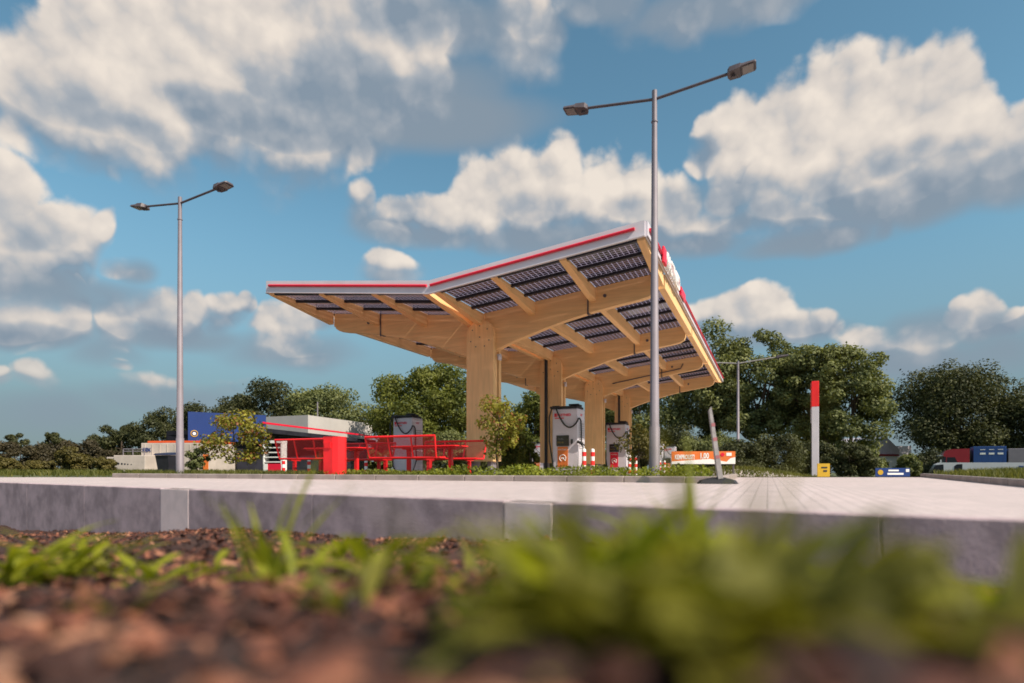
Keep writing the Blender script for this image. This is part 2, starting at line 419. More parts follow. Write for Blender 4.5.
# ------------------------------------------------------------------ leaf quads
def leaf_quads(C,N,size,aspect=.55,up=None):
    """diamond leaves with centres C, size array; random orientation leaning to N"""
    n=len(C); d=rng.normal(0,1,(n,3)); d/=np.linalg.norm(d,axis=1)[:,None]
    nn=N+rng.normal(0,.7,(n,3)); nn/=np.linalg.norm(nn,axis=1)[:,None]
    x=np.cross(d,nn); x/=np.linalg.norm(x,axis=1)[:,None]+1e-9; y=np.cross(nn,x)
    s=np.asarray(size)[:,None]
    bend=nn*s*.12
    V=np.stack([C-x*s*.5,C-y*s*aspect*.5+bend,C+x*s*.5,C+y*s*aspect*.5+bend],1).reshape(-1,3)
    return V,np.arange(n*4).reshape(-1,4)
def tree(name,label,cat,base,h,rx,ry,mat,seed,trunk_h=.2,leaf=.28,n=9000,nclump=60,group=None,flat=1.0,trunk_r=None,cr=(.16,.30),limbs=9,shape='oval',openness=.0):
    global rng
    old=rng; rng=np.random.default_rng(seed); random.seed(seed)
    t=thing(name,label,cat,base,0,group)
    z0=h*trunk_h; hz=(h-z0)/2; cz=z0+hz
    cl=[];rad=[]
    while len(cl)<nclump:
        p=rng.normal(0,1,3); p/=np.linalg.norm(p); r=rng.uniform(.25,1)**.5
        p=p*r
        if shape=='cone' and abs(p[0])>1.05-.55*(p[2]+1)/2: continue
        if shape=='column': p[2]=np.sign(p[2])*abs(p[2])**.7
        q=np.array([p[0]*rx*.84,p[1]*ry*.84,cz+p[2]*hz*.88*flat]); cl.append(q); rad.append(rng.uniform(*cr)*min(rx,hz)*1.25)
    cl=np.array(cl);rad=np.array(rad)
    wgt=rad**2; k=rng.choice(len(cl),n,p=wgt/wgt.sum())
    d=rng.normal(0,1,(n,3)); d/=np.linalg.norm(d,axis=1)[:,None]; d[:,2]*=.75
    rr=rng.uniform(.15,1,n)**.45
    stray=rng.random(n)<.10; rr=np.where(stray,rr*1.25,rr)
    C=cl[k]+d*(rad[k]*rr)[:,None]; C[:,2]=np.maximum(C[:,2],.05*h if trunk_h>.05 else .02)
    V,Fc=leaf_quads(C,d+np.array([0,0,.45]),leaf*rng.uniform(.6,1.35,n),.62)
    np_mesh('crown',V,Fc,mat,t)
    b=MB(); tr=trunk_r or h*.018
    top=Vector((rng.normal(0,.03)*h,rng.normal(0,.03)*h,cz+hz*.35)); mid=Vector((rng.normal(0,.015)*h,0,z0+.1*h))
    b.tube([(0,0,-.6),(0,0,.02*h),mid,top],[tr*1.3,tr*1.05,tr*.8,tr*.3],8)
    for i in range(limbs):
        q=Vector(cl[rng.integers(len(cl))]); f=rng.uniform(.15,.85); s=mid.lerp(top,f) if f>.2 else mid
        m_=s.lerp(q,.5)+Vector((0,0,-.03*h)); b.tube([s,m_,q],[tr*.42,tr*.3,tr*.1],5,cap=False)
    b.build('trunk',M['bark'],t)
    rng=old
    return t

def ztree(px,d): 
    x=gx(px,d); return Vector((x,d,float(zg(x,d))))
def tree_px(name,label,cat,px,hw,top,d,mat,seed,**kw):
    kw['n']=int(kw['n']*2.5); kw['leaf']=kw['leaf']*.72
    b=ztree(px,d); h=CZ+(HY-top)/F*d-b.z; r=hw/F*d
    return tree(name,label,cat,b,h,r,r*.8,mat,seed,**kw)
GT='trees around the station'
# trees behind the forecourt and the lorry park
tree_px('broadleaf_tree','tall loose tree just right of the canopy end, behind the orange banner','tree',712,52,322,52,M['leaf_mid'],1,trunk_h=.12,n=9500,nclump=70,leaf=.34,group=GT,cr=(.12,.24))
tree_px('broadleaf_tree','tall open-crowned tree behind the distant double-arm lamp','tree',758,48,326,50,M['leaf_mid'],2,trunk_h=.12,n=8500,nclump=62,leaf=.34,group=GT,cr=(.12,.24))
tree_px('broadleaf_tree','tall tree directly behind the red-topped white pylon','tree',806,44,331,48,M['leaf_mid'],3,trunk_h=.10,n=8500,nclump=62,leaf=.34,group=GT,cr=(.12,.24))
tree_px('broadleaf_tree','rightmost tree of the central row, its branches reaching out over the blue banner','tree',848,47,337,46,M['leaf_mid'],4,trunk_h=.06,n=9500,nclump=66,leaf=.32,group=GT,cr=(.12,.25))
tree_px('broadleaf_tree','shadowed tree behind the middle of the canopy and its far chargers','tree',640,60,372,54,M['leaf_mid'],5,trunk_h=.10,n=8000,nclump=55,leaf=.34,group=GT)
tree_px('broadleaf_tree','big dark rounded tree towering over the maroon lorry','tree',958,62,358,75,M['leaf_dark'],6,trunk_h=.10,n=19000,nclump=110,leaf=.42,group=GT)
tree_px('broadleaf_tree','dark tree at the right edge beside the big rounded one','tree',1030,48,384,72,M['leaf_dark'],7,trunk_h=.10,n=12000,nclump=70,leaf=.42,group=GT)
tree_px('broadleaf_tree','lush rounded tree behind the charger and the red picnic sets','tree',424,58,358,44,M['leaf_bright'],8,trunk_h=.12,n=12000,nclump=80,leaf=.30,group=GT)
tree_px('broadleaf_tree','green tree seen between the first two timber columns','tree',535,36,386,42,M['leaf_bright'],9,trunk_h=.1,n=6000,nclump=48,leaf=.28,group=GT)
tree_px('broadleaf_tree','rounded olive tree rising behind the pale roof block of the shop','tree',330,44,377,66,M['leaf_mid'],10,trunk_h=.12,n=8500,nclump=60,leaf=.38,group=GT)
tree_px('broadleaf_tree','wide tree behind the blue panel of the low building','tree',268,50,379,68,M['leaf_far'],12,trunk_h=.12,n=8500,nclump=60,leaf=.38,group=GT)
tree_px('broadleaf_tree','rounded tree between the blue panel and the left lamp post tree','tree',238,34,386,74,M['leaf_far'],19,trunk_h=.1,n=6500,nclump=48,leaf=.4,group=GT)
tree_px('broadleaf_tree','lower tree right behind the left lamp post','tree',205,40,397,80,M['leaf_far'],13,trunk_h=.08,n=6500,nclump=46,leaf=.42,group=GT)
tree_px('broadleaf_tree','far tree between the left lamp post and the cream trailer','tree',160,34,410,88,M['leaf_far'],14,trunk_h=.05,n=5500,nclump=40,leaf=.45,group=GT)
tree_px('broadleaf_tree','far dark tree rising above the railings of the cream trailer','tree',122,36,424,90,M['leaf_far'],15,trunk_h=.05,n=5500,nclump=40,leaf=.45,group=GT)
tree_px('broadleaf_tree','small distant round-topped tree, the right one of the pair at far left','tree',52,13,431,130,M['leaf_far'],16,trunk_h=.3,n=1500,nclump=22,leaf=.6,group=GT)
tree_px('broadleaf_tree','small distant round-topped tree, the left one of the pair at far left','tree',15,14,432,130,M['leaf_far'],17,trunk_h=.3,n=1500,nclump=22,leaf=.6,group=GT)
tree_px('broadleaf_tree','sparse tree between the shop roof and the lush rounded tree','tree',382,24,405,60,M['leaf_far'],18,trunk_h=.1,n=1800,nclump=26,leaf=.34,group=GT)
GB='bushes under the trees'
for k,(px,hw,top,d,mt,lab) in enumerate([
    (20,36,440,36,'leaf_brown','brownish bush at the far left edge of the grass'),
    (58,30,442,38,'leaf_brown','brown-green bush second from the far left'),
    (98,24,441,34,'leaf_brown','tall brown-green bush just left of the cream trailer'),
    (72,16,447,27,'leaf_olive','rounded olive bush standing before the brown bushes'),
    (104,12,457,24,'leaf_olive','low yellow-green bush at the corner of the cream trailer'),
    (5,16,457,26,'leaf_olive','low olive bush at the left frame edge'),
    (38,22,460,24,'leaf_olive','wide low olive bush in the grass at far left'),
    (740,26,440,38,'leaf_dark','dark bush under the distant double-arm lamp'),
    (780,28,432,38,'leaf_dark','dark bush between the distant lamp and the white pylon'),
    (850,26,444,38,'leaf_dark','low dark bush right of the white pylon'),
    (700,26,438,40,'leaf_mid','bush behind the orange banner'),
    (590,40,440,48,'leaf_mid','bush behind the canopy columns in the middle'),
    (448,22,430,36,'leaf_mid','bush at the foot of the lush rounded tree'),
    (908,12,452,44,'leaf_mid','pale green bush between the red-trimmed building and the lorry'),
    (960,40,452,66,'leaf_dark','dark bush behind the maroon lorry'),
    (512,14,425,24,'leaf_bright','bright yellow-green bush beside the first timber column'),
    (375,26,450,52,'leaf_mid','bush far behind the gap between the picnic sets'),
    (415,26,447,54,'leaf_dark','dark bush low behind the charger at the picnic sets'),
    (462,30,446,52,'leaf_mid','bush far behind the right end of the picnic sets'),
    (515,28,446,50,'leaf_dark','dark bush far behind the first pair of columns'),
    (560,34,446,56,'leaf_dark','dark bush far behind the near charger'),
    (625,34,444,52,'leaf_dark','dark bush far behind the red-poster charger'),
    (668,30,424,50,'leaf_dark','dark bush behind the tall right lamp post'),
    (722,26,432,46,'leaf_mid','leafy bush behind the right half of the orange banner'),
    (812,26,440,40,'leaf_dark','dark bush behind the foot of the white pylon'),
    (868,16,446,39,'leaf_mid','leafy bush at the left end of the blue banner'),
    (925,22,446,70,'leaf_dark','dark bush between the red-trimmed building and the maroon cab'),
    (1010,40,450,68,'leaf_dark','dark bush behind the grey trailer'),
    (142,22,450,40,'leaf_far','far bush behind the white site container'),
    (205,26,440,42,'leaf_far','far bush behind the low building with the blue panel'),
    (530,10,440,26,'leaf_bright','small fresh green bush left of the second timber column'),
  ]):
    tree_px('leafy_bush',lab,'bush',px,hw,top,d,M[mt],40+k,trunk_h=.02,n=int(2200+hw*75),nclump=30,leaf=.0052*d*1.0,group=GB,cr=(.25,.42),limbs=4,trunk_r=.05)
# young trees near the kerb
def island_z(): return .08
def young(px,hw,top,d,mat,seed,label,n,leaf,th,**kw):
    x=gx(px,d); h=CZ+(HY-top)/F*d-.08; r=hw/F*d
    return tree('young_tree',label,'young tree',(x,d,.08),h,r,r,mat,seed,trunk_h=th,n=n,nclump=kw.get('nc',30),leaf=leaf,group='young trees on the island',trunk_r=.022,cr=(.18,.36),limbs=12)
young(498,26,391,12.3,M['leaf_mixed'],61,'slender young tree with yellow-green leaves before the first timber column',2300,.072,.20,nc=24)
young(236,34,408,17.0,M['leaf_mixed'],62,'young tree with ochre leaves in front of the blue panel',3400,.090,.12)
young(640,22,424,13.8,M['leaf_olive'],63,'thin reddish-leaved sapling left of the tall right lamp post',1500,.07,.15)
young(197,13,446,16.6,M['leaf_mid'],64,'small leafy sapling just right of the left lamp post',1300,.075,.1,nc=14)

# ------------------------------------------------------------------ canopy
CO=Vector((-1.92,14.04,0))
can=thing('charging_canopy','large timber butterfly canopy with solar roof sheltering the chargers','canopy',CO,ROT)
LEN=22.2; HW=5.0; FT=[2.55,8.25,13.95,19.65]
def zp(u): return 4.40+.11*abs(u)
# timber frames
bot=[(.30,3.28),(.55,3.40),(1.0,3.57),(1.5,3.72),(2.0,3.87),(2.5,4.0),(3.2,4.15),(3.9,4.26),(4.4,4.33),(4.62,4.375),(4.74,4.45),(4.79,4.56)]
for fi,t in enumerate(FT):
    fr=thing('timber_frame',None,None,(0,t,0)); fr.parent=can
    for sg in (-1,1):
        joint=3.12
        inner=[(u,z) for u,z in bot if u<=3.0]; zj=4.135
        poly=[(0,zp(0)-.01),(joint-.006,zp(joint)-.01),(joint-.006,zj)]+inner[::-1]+[(0,3.28)]
        m=MB(); P=[(sg*u,-.10,z) for u,z in poly]
        if sg<0: P=P[::-1]
        m.prism(P[::-1],(0,.20,0)); m.build('arm',M['wood_arm'],fr)
        tip=[(joint+.006,zp(joint)-.01),(4.80,zp(4.8)-.01)]+[(u,z) for u,z in bot if u>3.15][::-1]+[(joint+.006,zj+.002)]
        m=MB(); P=[(sg*u,-.10,z) for u,z in tip]
        if sg<0: P=P[::-1]
        m.prism(P[::-1],(0,.20,0)); m.build('arm_end',M['wood_arm'],fr)
        m=MB(); m.box((sg*joint,-.115,(zj+zp(joint))/2-.02),(.035,.012,zp(joint)-zj+.06))
        m.box((sg*joint,0,zj-.015),(.06,.24,.012)); m.build('joint_plate',M['lampdark'],fr)
        m=MB(); m.tube([(sg*3.55,-.118,4.52),(sg*3.55,-.099,4.52)],.045,10); m.build('bolt_cover',M['lampdark'],fr)
    for sy in (-1,1):
        m=MB(); prof=[(-.40,.42),(.40,.42),(.40,3.82)]+[(.40*math.cos(R(q)),3.82+.40*math.sin(R(q))) for q in range(15,180,15)]+[(-.40,3.82)]
        y0=-.255 if sy<0 else .105
        m.prism([(u+.17,y0,z) for u,z in prof],(0,.15,0))
        for (bu,bz) in [(-.22,3.95),(.22,3.95),(-.27,3.65),(.27,3.65),(0,4.05),(-.12,3.5),(.14,3.5),(0,3.75)]:
            yy=-.258 if sy<0 else .258
            bu+=.17; m.tube([(bu,yy,bz),(bu,yy+.012*(1 if sy<0 else -1),bz)],.018,8,mi=1)
        m.build('column',[M['wood'],M['lampdark']],fr)
    m=MB(); m.box((.51,0,2.0),(.06,.10,3.2)); m.build('side_batten',M['wood'],fr)
    m=MB(); m.box((-.08,0,.15),(.10,.38,.58)); m.box((.42,0,.15),(.10,.38,.58)); m.box((.17,0,-.22),(.9,.6,.36)); m.build('steel_foot',M['galv'],fr)
    m=MB(); m.box((.62,.02,3.28),(.10,.08,.05)); m.box((.65,-.02,3.20),(.05,.14,.12)); m.build('floodlight',M['white'],fr)
    if fi in (1,3):
        m=MB(); m.tube([(.02,-.31,4.36),(.02,-.31,-.3)],.055,10); m.build('drain_pipe',M['black'],fr)
    if fi in (2,):
        m=MB(); m.tube([(1.0,-.118,3.95),(3.9,-.118,4.42),(4.0,-.118,4.62)],.022,6); m.build('conduit',M['lampdark'],fr)
# rafters and panels
ed=[.06]+FT+[LEN-.06]
lines=[4.905,3.24,1.62,.15]
for bi in range(5):
    t0=ed[bi]+(.105 if bi else 0); t1=ed[bi+1]-(.105 if bi<4 else 0)
    for sg in (-1,1):
        for u in lines:
            m=MB(); z=zp(u)-.012; h0=.34 if bi else .07; h1=.34 if bi<4 else .07
            xa,xb=sg*u-.08,sg*u+.08
            m.add([(xa,t0,z-h0),(xb,t0,z-h0),(xb,t0,z),(xa,t0,z),(xa,t1,z-h1),(xb,t1,z-h1),(xb,t1,z),(xa,t1,z)],[(0,1,2,3),(7,6,5,4),(0,4,5,1),(1,5,6,2),(2,6,7,3),(3,7,4,0)]); m.build('rafter',M['wood_side'],can)
        for j in range(3):
            ua,ub=lines[j+1]+.07,lines[j]-.07
            nrow=3 if bi in (0,4) else 5; dt=(ed[bi+1]-ed[bi])/nrow
            m=MB(); rl=MB(); ta,tb=ed[bi],ed[bi+1]
            za,zb_=zp(ua)+.0,zp(ub)+.0; wd=math.hypot(ub-ua,zb_-za)
            P=[(sg*ua,ta,za),(sg*ub,ta,zb_),(sg*ub,tb,zb_),(sg*ua,tb,za)]
            Q=[(x,y,z+.03) for x,y,z in P]
            uv=[(0,ta),(wd,ta),(wd,tb),(0,tb)]
            f1=(3,2,1,0) if sg>0 else (0,1,2,3)
            m.add(P,[f1],0,False,[[uv[i] for i in f1]])
            o=m.build('solar_panel',M['panel'],can)
            for k in range(nrow+1):
                tt=ta+k*dt; tt=min(max(tt,ta+.05),tb-.05)
                rl.beam((sg*ua,tt,za-.004),(sg*ub,tt,zb_-.004),.085,.07)
            rl.build('panel_rail',M['plaindark'],o)
# fascia boards with red stripes
def fascia(p,q,outn,stripe=True,inset=(.12,.12)):
    """p,q: bottom corners (local), board .33 high"""
    p=Vector(p);q=Vector(q);n=Vector(outn); h=Vector((0,0,.315)); m=MB()
    a=[p,q,q+h,p+h]; b=[x+n*.05 for x in a]
    m.add(a+b,[(0,1,2,3),(7,6,5,4),(0,4,5,1),(1,5,6,2),(2,6,7,3),(3,7,4,0)])
    d=(q-p).normalized()
    lip=[p+n*.052,q+n*.052]; m.beam(lip[0]+Vector((0,0,.02)),lip[1]+Vector((0,0,.02)),.03,.02)
    o=m.build('fascia',M['white'],can)
    if stripe:
        m=MB(); e=Vector((0,0,.185)); m.tube([p+d*inset[0]+e+n*.075,q-d*inset[1]+e+n*.075],.033,8); m.build('red_stripe',M['redlite'],o)
    return o
zb0=zp(0)-.06-.04; ze=zp(5)-.05
for (y,n,sgn) in ((0,(0,-1,0),1),(LEN,(0,1,0),-1)):
    fascia((-5,y,ze),(0,y,zb0),n,inset=(.12,.05)); fascia((0,y,zb0),(5,y,ze),n,inset=(.05,.20))
for sg in (-1,1):
    o=fascia((sg*5,0,ze),(sg*5,LEN,ze),(sg,0,0),inset=(.15,.15))
# roof lettering on the right-hand edge
def text_mesh(body,size,mat,name,parent,mtx,extr=.01,align='LEFT',bold=.0):
    cu=bpy.data.curves.new(name,'FONT'); cu.body=body; cu.size=size; cu.extrude=extr; cu.align_x=align; cu.offset=bold; cu.resolution_u=3
    ob=bpy.data.objects.new(name+'_tmp',cu); COL.objects.link(ob)
    dg=bpy.context.evaluated_depsgraph_get(); me=bpy.data.meshes.new_from_object(ob.evaluated_get(dg)); bpy.data.objects.remove(ob)
    me.name=name; me.materials.clear(); me.materials.append(mat)
    o=bpy.data.objects.new(name,me); COL.objects.link(o)
    if parent: o.parent=parent
    o.matrix_local=mtx; return o
# letters face outwards (local +x), read from front (small t) to back
mt=Matrix(((0,0,1,5.10),(1,0,0,2.1),(0,1,0,ze+.02),(0,0,0,1)))
text_mesh('FASTNED',.52,M['textwhite'],'roof_letters',can,mt,.03,bold=.008)
m=MB(); m.box((5.09,5.1,ze+.17),(.05,.9,.22)); m.build('roof_tag',M['redlite'],can)
m=MB(); m.box((5.10,1.80,ze+.17),(.06,.36,.38),bev=.02); m.build('roof_emblem',M['redlite'],can)

# ------------------------------------------------------------------ lamp posts
def lamp(loc,hgt,arm,rb,rt,label,rz,group='double-arm lamp posts',k=1.0,am='lampdark'):
    t=thing('lamp_post',label,'lamp post',loc,rz,group)
    m=MB(); m.tube([(0,0,-.3),(0,0,.9),(0,0,.905),(0,0,hgt)],[rb*1.15,rb*1.15,rb,rt],14); m.build('pole',M['galv'],t)
    m=MB(); m.tube([(0,0,hgt-.05),(0,0,hgt+.15)],rt*1.03,12); m.tube([(0,0,hgt-.42),(0,0,hgt-.40)],rt*1.35,12); m.build('pole_cap',M['galv'],t)
    sl=math.tan(R(6))
    for sg in (-1,1):
        m=MB(); m.tube([(sg*rt*.8,0,hgt),(sg*arm,0,hgt+arm*sl)],.026*k,8); m.build('arm',M[am],t)
        hd=MB(); L=.46*k; c=Vector((sg*(arm+L*.45),0,hgt+(arm+L*.45)*sl+.005))
        # shaped flat head: thick near the arm, thin at the tip
        prof=[(-.5,.055,.07),(-.42,.13,.085),(-.05,.15,.075),(.0,.15,.045),(.45,.14,.035),(.5,.10,.03)]
        vs=[];fs=[]
        for (a,w,h) in prof:
            x=c.x+sg*a*L; z=c.z+a*L*sl
            vs+= [(x,-w*k,z-h*.6*k),(x,w*k,z-h*.6*k),(x,w*.8*k,z+h*.6*k),(x,-w*.8*k,z+h*.6*k)]
        for i in range(len(prof)-1):
            for j in range(4):
                q=(i*4+j,i*4+(j+1)%4,(i+1)*4+(j+1)%4,(i+1)*4+j); fs.append(q if sg<0 else q[::-1])
        fs+= [(0,1,2,3),tuple(len(vs)-4+i for i in (3,2,1,0))]
        hd.add(vs,fs); hd.tube([(c.x-sg*L*.30,0,c.z-.03*k-L*.3*sl),(c.x-sg*L*.30,0,c.z-.095*k-L*.3*sl)],.035*k,8)
        ho=hd.build('lamp_head',M['lampdark'],t)
        m=MB(); m.box((c.x+sg*.22*L,0,c.z+.22*L*sl-.032*k),(.38*L,.22*k,.012),mtx=Matrix.Rotation(-sg*math.atan(sl),4,'Y')); m.build('lens',M['lens'],ho)
    return t
lamp((2.565,10.8,.08),6.80,1.26,.082,.045,'tall double-arm lamp post standing before the right half of the canopy',ROT+R(0))
lamp((-8.30,15.0,.08),6.78,1.26,.082,.045,'double-arm lamp post rising alone left of the canopy beside the cream container',ROT)
x,y=gx(738,42.5),42.5
lamp((x,y,float(zg(x,y))),8.05,2.5,.11,.075,'distant thin double-arm lamp post before the central trees',ROT,k=1.7,am='board')

# ------------------------------------------------------------------ chargers
def make_charger(label):
    t=thing('car_charger',label,'charger',(0,0,0),ROT,'rapid chargers')
    W,D,H=.90,.78,2.27
    m=MB()
    m.box((0,D/2,H/2),(W,D,H),bev=.03); m.build('cabinet',M['white'],t)
    m=MB(); m.box((0,D/2,.06),(W+.06,D+.06,.12)); m.build('plinth',M['concrete'],t)
    m=MB(); m.box((-.05,D/2-.05,H+.045),(W+.06,D*.95,.08),bev=.02); m.box((-.30,-.04,H+.06),(.26,.16,.07),bev=.02); m.tube([(.10,.1,H+.13),(.45,.1,H+.13)],.03,8); m.box((.3,.3,H+.11),(.3,.3,.06)); m.build('cable_arm',M['black'],t)
    m=MB(); m.box((-.08,-.012,1.20),(.44,.03,.36),bev=.01); so=m.build('screen',M['screen'],t)
    mt=Matrix.Translation((-.24,-.03,1.24))@Matrix.Rotation(R(90),4,'X'); text_mesh('wacht..',.075,M['lens'],'screen_text',so,mt,.001)
    mt=Matrix.Translation((-.26,-.03,1.12))@Matrix.Rotation(R(90),4,'X'); text_mesh('CCS  50',.06,M['yellow'],'screen_icons',so,mt,.001)
    m=MB(); m.box((-.08,-.008,.66),(.36,.02,.68)); po=m.build('poster',M['orange'],t)
    mt=Matrix.Translation((-.23,-.02,.88))@Matrix.Rotation(R(90),4,'X'); text_mesh('FASTNED',.07,M['textwhite'],'poster_text',po,mt,.001)
    m=MB(); c0=Vector((-.08,-.022,.62)); m.tube([c0+Vector((.11*math.cos(q),0,.11*math.sin(q))) for q in np.linspace(R(-50),R(250),20)],.014,6)
    m.box(c0+Vector((0,0,0)),(.10,.012,.05)); m.tube([c0+Vector((.0,0,0)),c0+Vector((.10,0,-.09))],.012,6); m.build('poster_symbol',M['textwhite'],po)
    mt=Matrix.Translation((-.28,-.004,2.02))@Matrix.Rotation(R(90),4,'X'); text_mesh('FASTNED',.115,M['redlite'],'logo',t,mt,.003,bold=.004)
    m=MB(); m.box((-.335,-.004,2.06),(.09,.012,.12),bev=.004); m.box((-.20,-.003,1.955),(.32,.008,.03)); m.build('logo_badge',M['redlite'],t)
    mt=Matrix(((0,0,1,W/2+.002),(1,0,0,.25),(0,1,0,2.03),(0,0,0,1))); text_mesh('FAST',.11,M['redlite'],'side_logo',t,mt,.003)
    m=MB()
    for k in range(12): m.box((W/2+.004,D/2,.95+k*.075),(.012,D*.62,.03))
    m.build('vent_grille',M['board'],t)
    m=MB(); m.box((.24,-.02,1.18),(.06,.04,.13)); m.tube([(.24,-.05,1.2),(.24,-.05,1.08)],.025,8); m.build('card_reader',M['plaindark'],t)
    m=MB()
    def sag(p,q,drop,n=14): 
        p=Vector(p);q=Vector(q); return [p.lerp(q,k/n)-Vector((0,0,drop*4*(k/n)*(1-k/n))) for k in range(n+1)]
    m.tube(sag((-.30,-.10,H+.05),(.46,-.06,1.86),.42),.026,8)
    m.tube([(.46,-.06,1.86),(.47,-.05,1.93),(.5,.02,1.93),(.52,.08,1.85),(.53,.1,1.5),(.53,.1,1.05)],.026,8)
    m.tube([(-.30,-.08,H+.05),(-.44,-.09,H+.0),(-.53,-.08,2.0),(-.53,-.07,1.2),(-.40,-.06,.35),(-.25,-.05,.05)],.026,8)
    m.tube([(.50,0,1.12),(.62,-.02,1.0),(.66,-.04,.6),(.52,-.05,.2)],.022,8)
    m.build('cable',M['black'],t)
    m=MB(); m.tube([(.44,-.05,1.16),(.60,-.06,1.10)],[.05,.035],8); m.tube([(.60,-.06,1.10),(.68,-.02,1.03)],[.035,.025],8); m.build('plug',M['black'],t)
    return t
def fz(x,y): return float(zg(x,y))+.012
ch0=make_charger('white charger with orange poster in front of the second timber column')
chs=[(1.77,20.0,None),(4.73,27.3,'white charger with red poster beside the fourth timber column'),
     (-4.30,23.6,'white charger standing behind the red picnic sets'),(1.75,40,'white charger half hidden behind the second timber column'),
     (gx(669,46),46,'farthest white charger, left of the orange banner'),(gx(656,41),41,'white charger mostly hidden behind the tall right lamp post')]
red_post=None
for k,(x,y,l) in enumerate(chs):
    c=ch0 if k==0 else copy_tree(ch0)
    if l: c['label']=l
    z=fz(x,y) if k not in (0,1,2) else -.05
    c.location=(x,y,z)
    if k==1:
        for q in c.children:
            if q.name.startswith('poster'):
                q.data=q.data.copy(); q.data.materials[0]=M['redlite']
    if k==2:                                                       # this one turns a plain side to us
        for q in list(c.children):
            if q.name.split('.')[0] in ('screen','poster','card_reader'):
                for g_ in list(q.children): bpy.data.objects.remove(g_)
                bpy.data.objects.remove(q)
ci=MB()
for x,y in ((1.77,20.0),(4.73,27.3),(-4.30,23.6)):
    c=Vector((x,y,0))+A*.4; ci.box((c.x,c.y,-.30),(1.9,1.7,.5),rz=ROT,bev=.02)
tag(ci.build('charger_island_kerb',M['kerbisle']),kind='structure')

# bollards
def make_bollard(label):
    t=thing('bollard',label,'bollard',(0,0,0),0,'red and white bollards')
    m=MB(); m.tube([(0,0,-.5),(0,0,.80),(0,0,.84),(0,0,.86)],[.065,.065,.055,.02],12); m.build('post',M['textwhite'],t)
    for z in (.68,.40,.12):
        m=MB(); m.tube([(0,0,z-.07),(0,0,z+.07)],.0675,12,cap=False); m.build('red_band',M['red'],t)
    return t
bo=make_bollard('left one of the two bollards before the near orange-poster charger')
bl=[(584,19.0,.0,None),(592.6,19.2,.0,'right one of the two bollards before the near orange-poster charger'),
 (629.5,26.3,-.05,'left one of the two bollards beside the red-poster charger'),(635.8,26.6,-.05,'right one of the two bollards beside the red-poster charger'),
 (660,33,-.2,'left one of the two bollards just right of the tall right lamp post'),(664.5,33.4,-.2,'right one of the two bollards just right of the tall right lamp post'),
 (524.5,33,-.2,'bollard between the first and second timber columns'),(309,23.5,-.25,'bollard seen under the left picnic set, left of the red bin'),
 (366,23.5,-.3,'bollard seen under the seats between the two picnic sets'),(385.5,22.5,-.15,'bollard by the corner of the charger behind the picnic sets'),
 (283.5,24.5,-.22,'bollard in front of the magazine rack at the shop')]
for k,(px,d,z,l) in enumerate(bl):
    c=bo if k==0 else copy_tree(bo)
    if l: c['label']=l
    c.location=(gx(px,d),d,z)

# ------------------------------------------------------------------ picnic sets
def bench_part(par,name,y,face):
    """bench along local x at offset y; backrest on the outer side"""
    b=thing(name,None,None,(0,y,0)); b.parent=par
    L=1.86; H=.94; SH=.44
    def sheet(P):
        m=MB(); w=(Vector(P[1])-Vector(P[0])).length; h=(Vector(P[3])-Vector(P[0])).length
        m.add(P,[(0,1,2,3)],0,False,[[(0,0),(w,0),(w,h),(0,h)]]); return m
    yb=-.21*face; yt=-.34*face; yf=.22*face
    sheet([(-L/2+.03,yb,SH+.03),(L/2-.03,yb,SH+.03),(L/2+.02,yt,H-.02),(-L/2-.02,yt,H-.02)]).build('backrest',M['redmesh'],b)
    sheet([(-L/2,yf,SH),(L/2,yf,SH),(L/2,yb,SH),(-L/2,yb,SH)]).build('seat',M['redmesh'],b)
    m=MB(); r=.022
    m.tube([(-L/2,yf,SH),(L/2,yf,SH)],r+.008,8); m.tube([(-L/2,yb,SH),(L/2,yb,SH)],r+.006,8)
    m.tube([(-L/2-.04,yt,H),(L/2+.04,yt,H)],r+.004,8)
    for x,xt in ((-L/2,-L/2-.04),(-L/6,-L/6-.012),(L/6,L/6+.012),(L/2,L/2+.04)):
        m.tube([(x,yb,SH),(xt,yt,H)],r,8); m.tube([(x,yf,SH),(x,yb,SH)],r,8)
    m.build('frame',M['red'],b)
    for x in (-L/2+.32,L/2-.32):
        m=MB(); m.box((x,0,SH/2-.05),(.075,.075,SH+.1)); m.box((x,0,SH-.03),(.06,.40,.05)); m.build('leg',M['red'],b)
def picnic(loc,label):
    # a slightly compact set
    t=thing('picnic_set',label,'picnic set',loc,ROT,'red picnic sets')
    bench_part(t,'front_bench',0,1); 
    tb=thing('table',None,None,(0,1.05,0)); tb.parent=t
    m=MB(); m.box((0,0,.745),(1.9,.70,.035),bev=.012); m.box((0,0,.715),(1.8,.6,.025)); m.build('table_top',M['red'],tb)
    for x in (-.62,.62):
        m=MB(); m.box((x,0,.33),(.09,.09,.76)); m.box((x,0,.69),(.07,.55,.045)); m.build('leg',M['red'],tb)
    bench_part(t,'rear_bench',2.1,-1)
    t.scale=(.92,.92,.92)
    return t
picnic((-2.33,13.3,.06),'right red mesh picnic set beside the first timber column')
picnic((-4.87,14.65,.06),'left red mesh picnic set in front of the dark shop')
t=thing('waste_bin','bright red faceted litter bin standing before the two picnic sets','bin',(gx(334.5,12.9),12.9,.06),R(8)); t.scale=(.95,.95,.95)
m=MB(); pf=[(-.24,-.02),(-.02,-.15),(.10,-.17),(.24,-.08),(.24,.2),(-.24,.2)]
m.prism([(x,y,-.05) for x,y in pf],(0,0,.92)); m.build('housing',M['red'],t)
m=MB(); m.prism([(x*1.02,y*1.02,.873) for x,y in pf],(0,0,.02)); m.build('lid',M['red'],t)
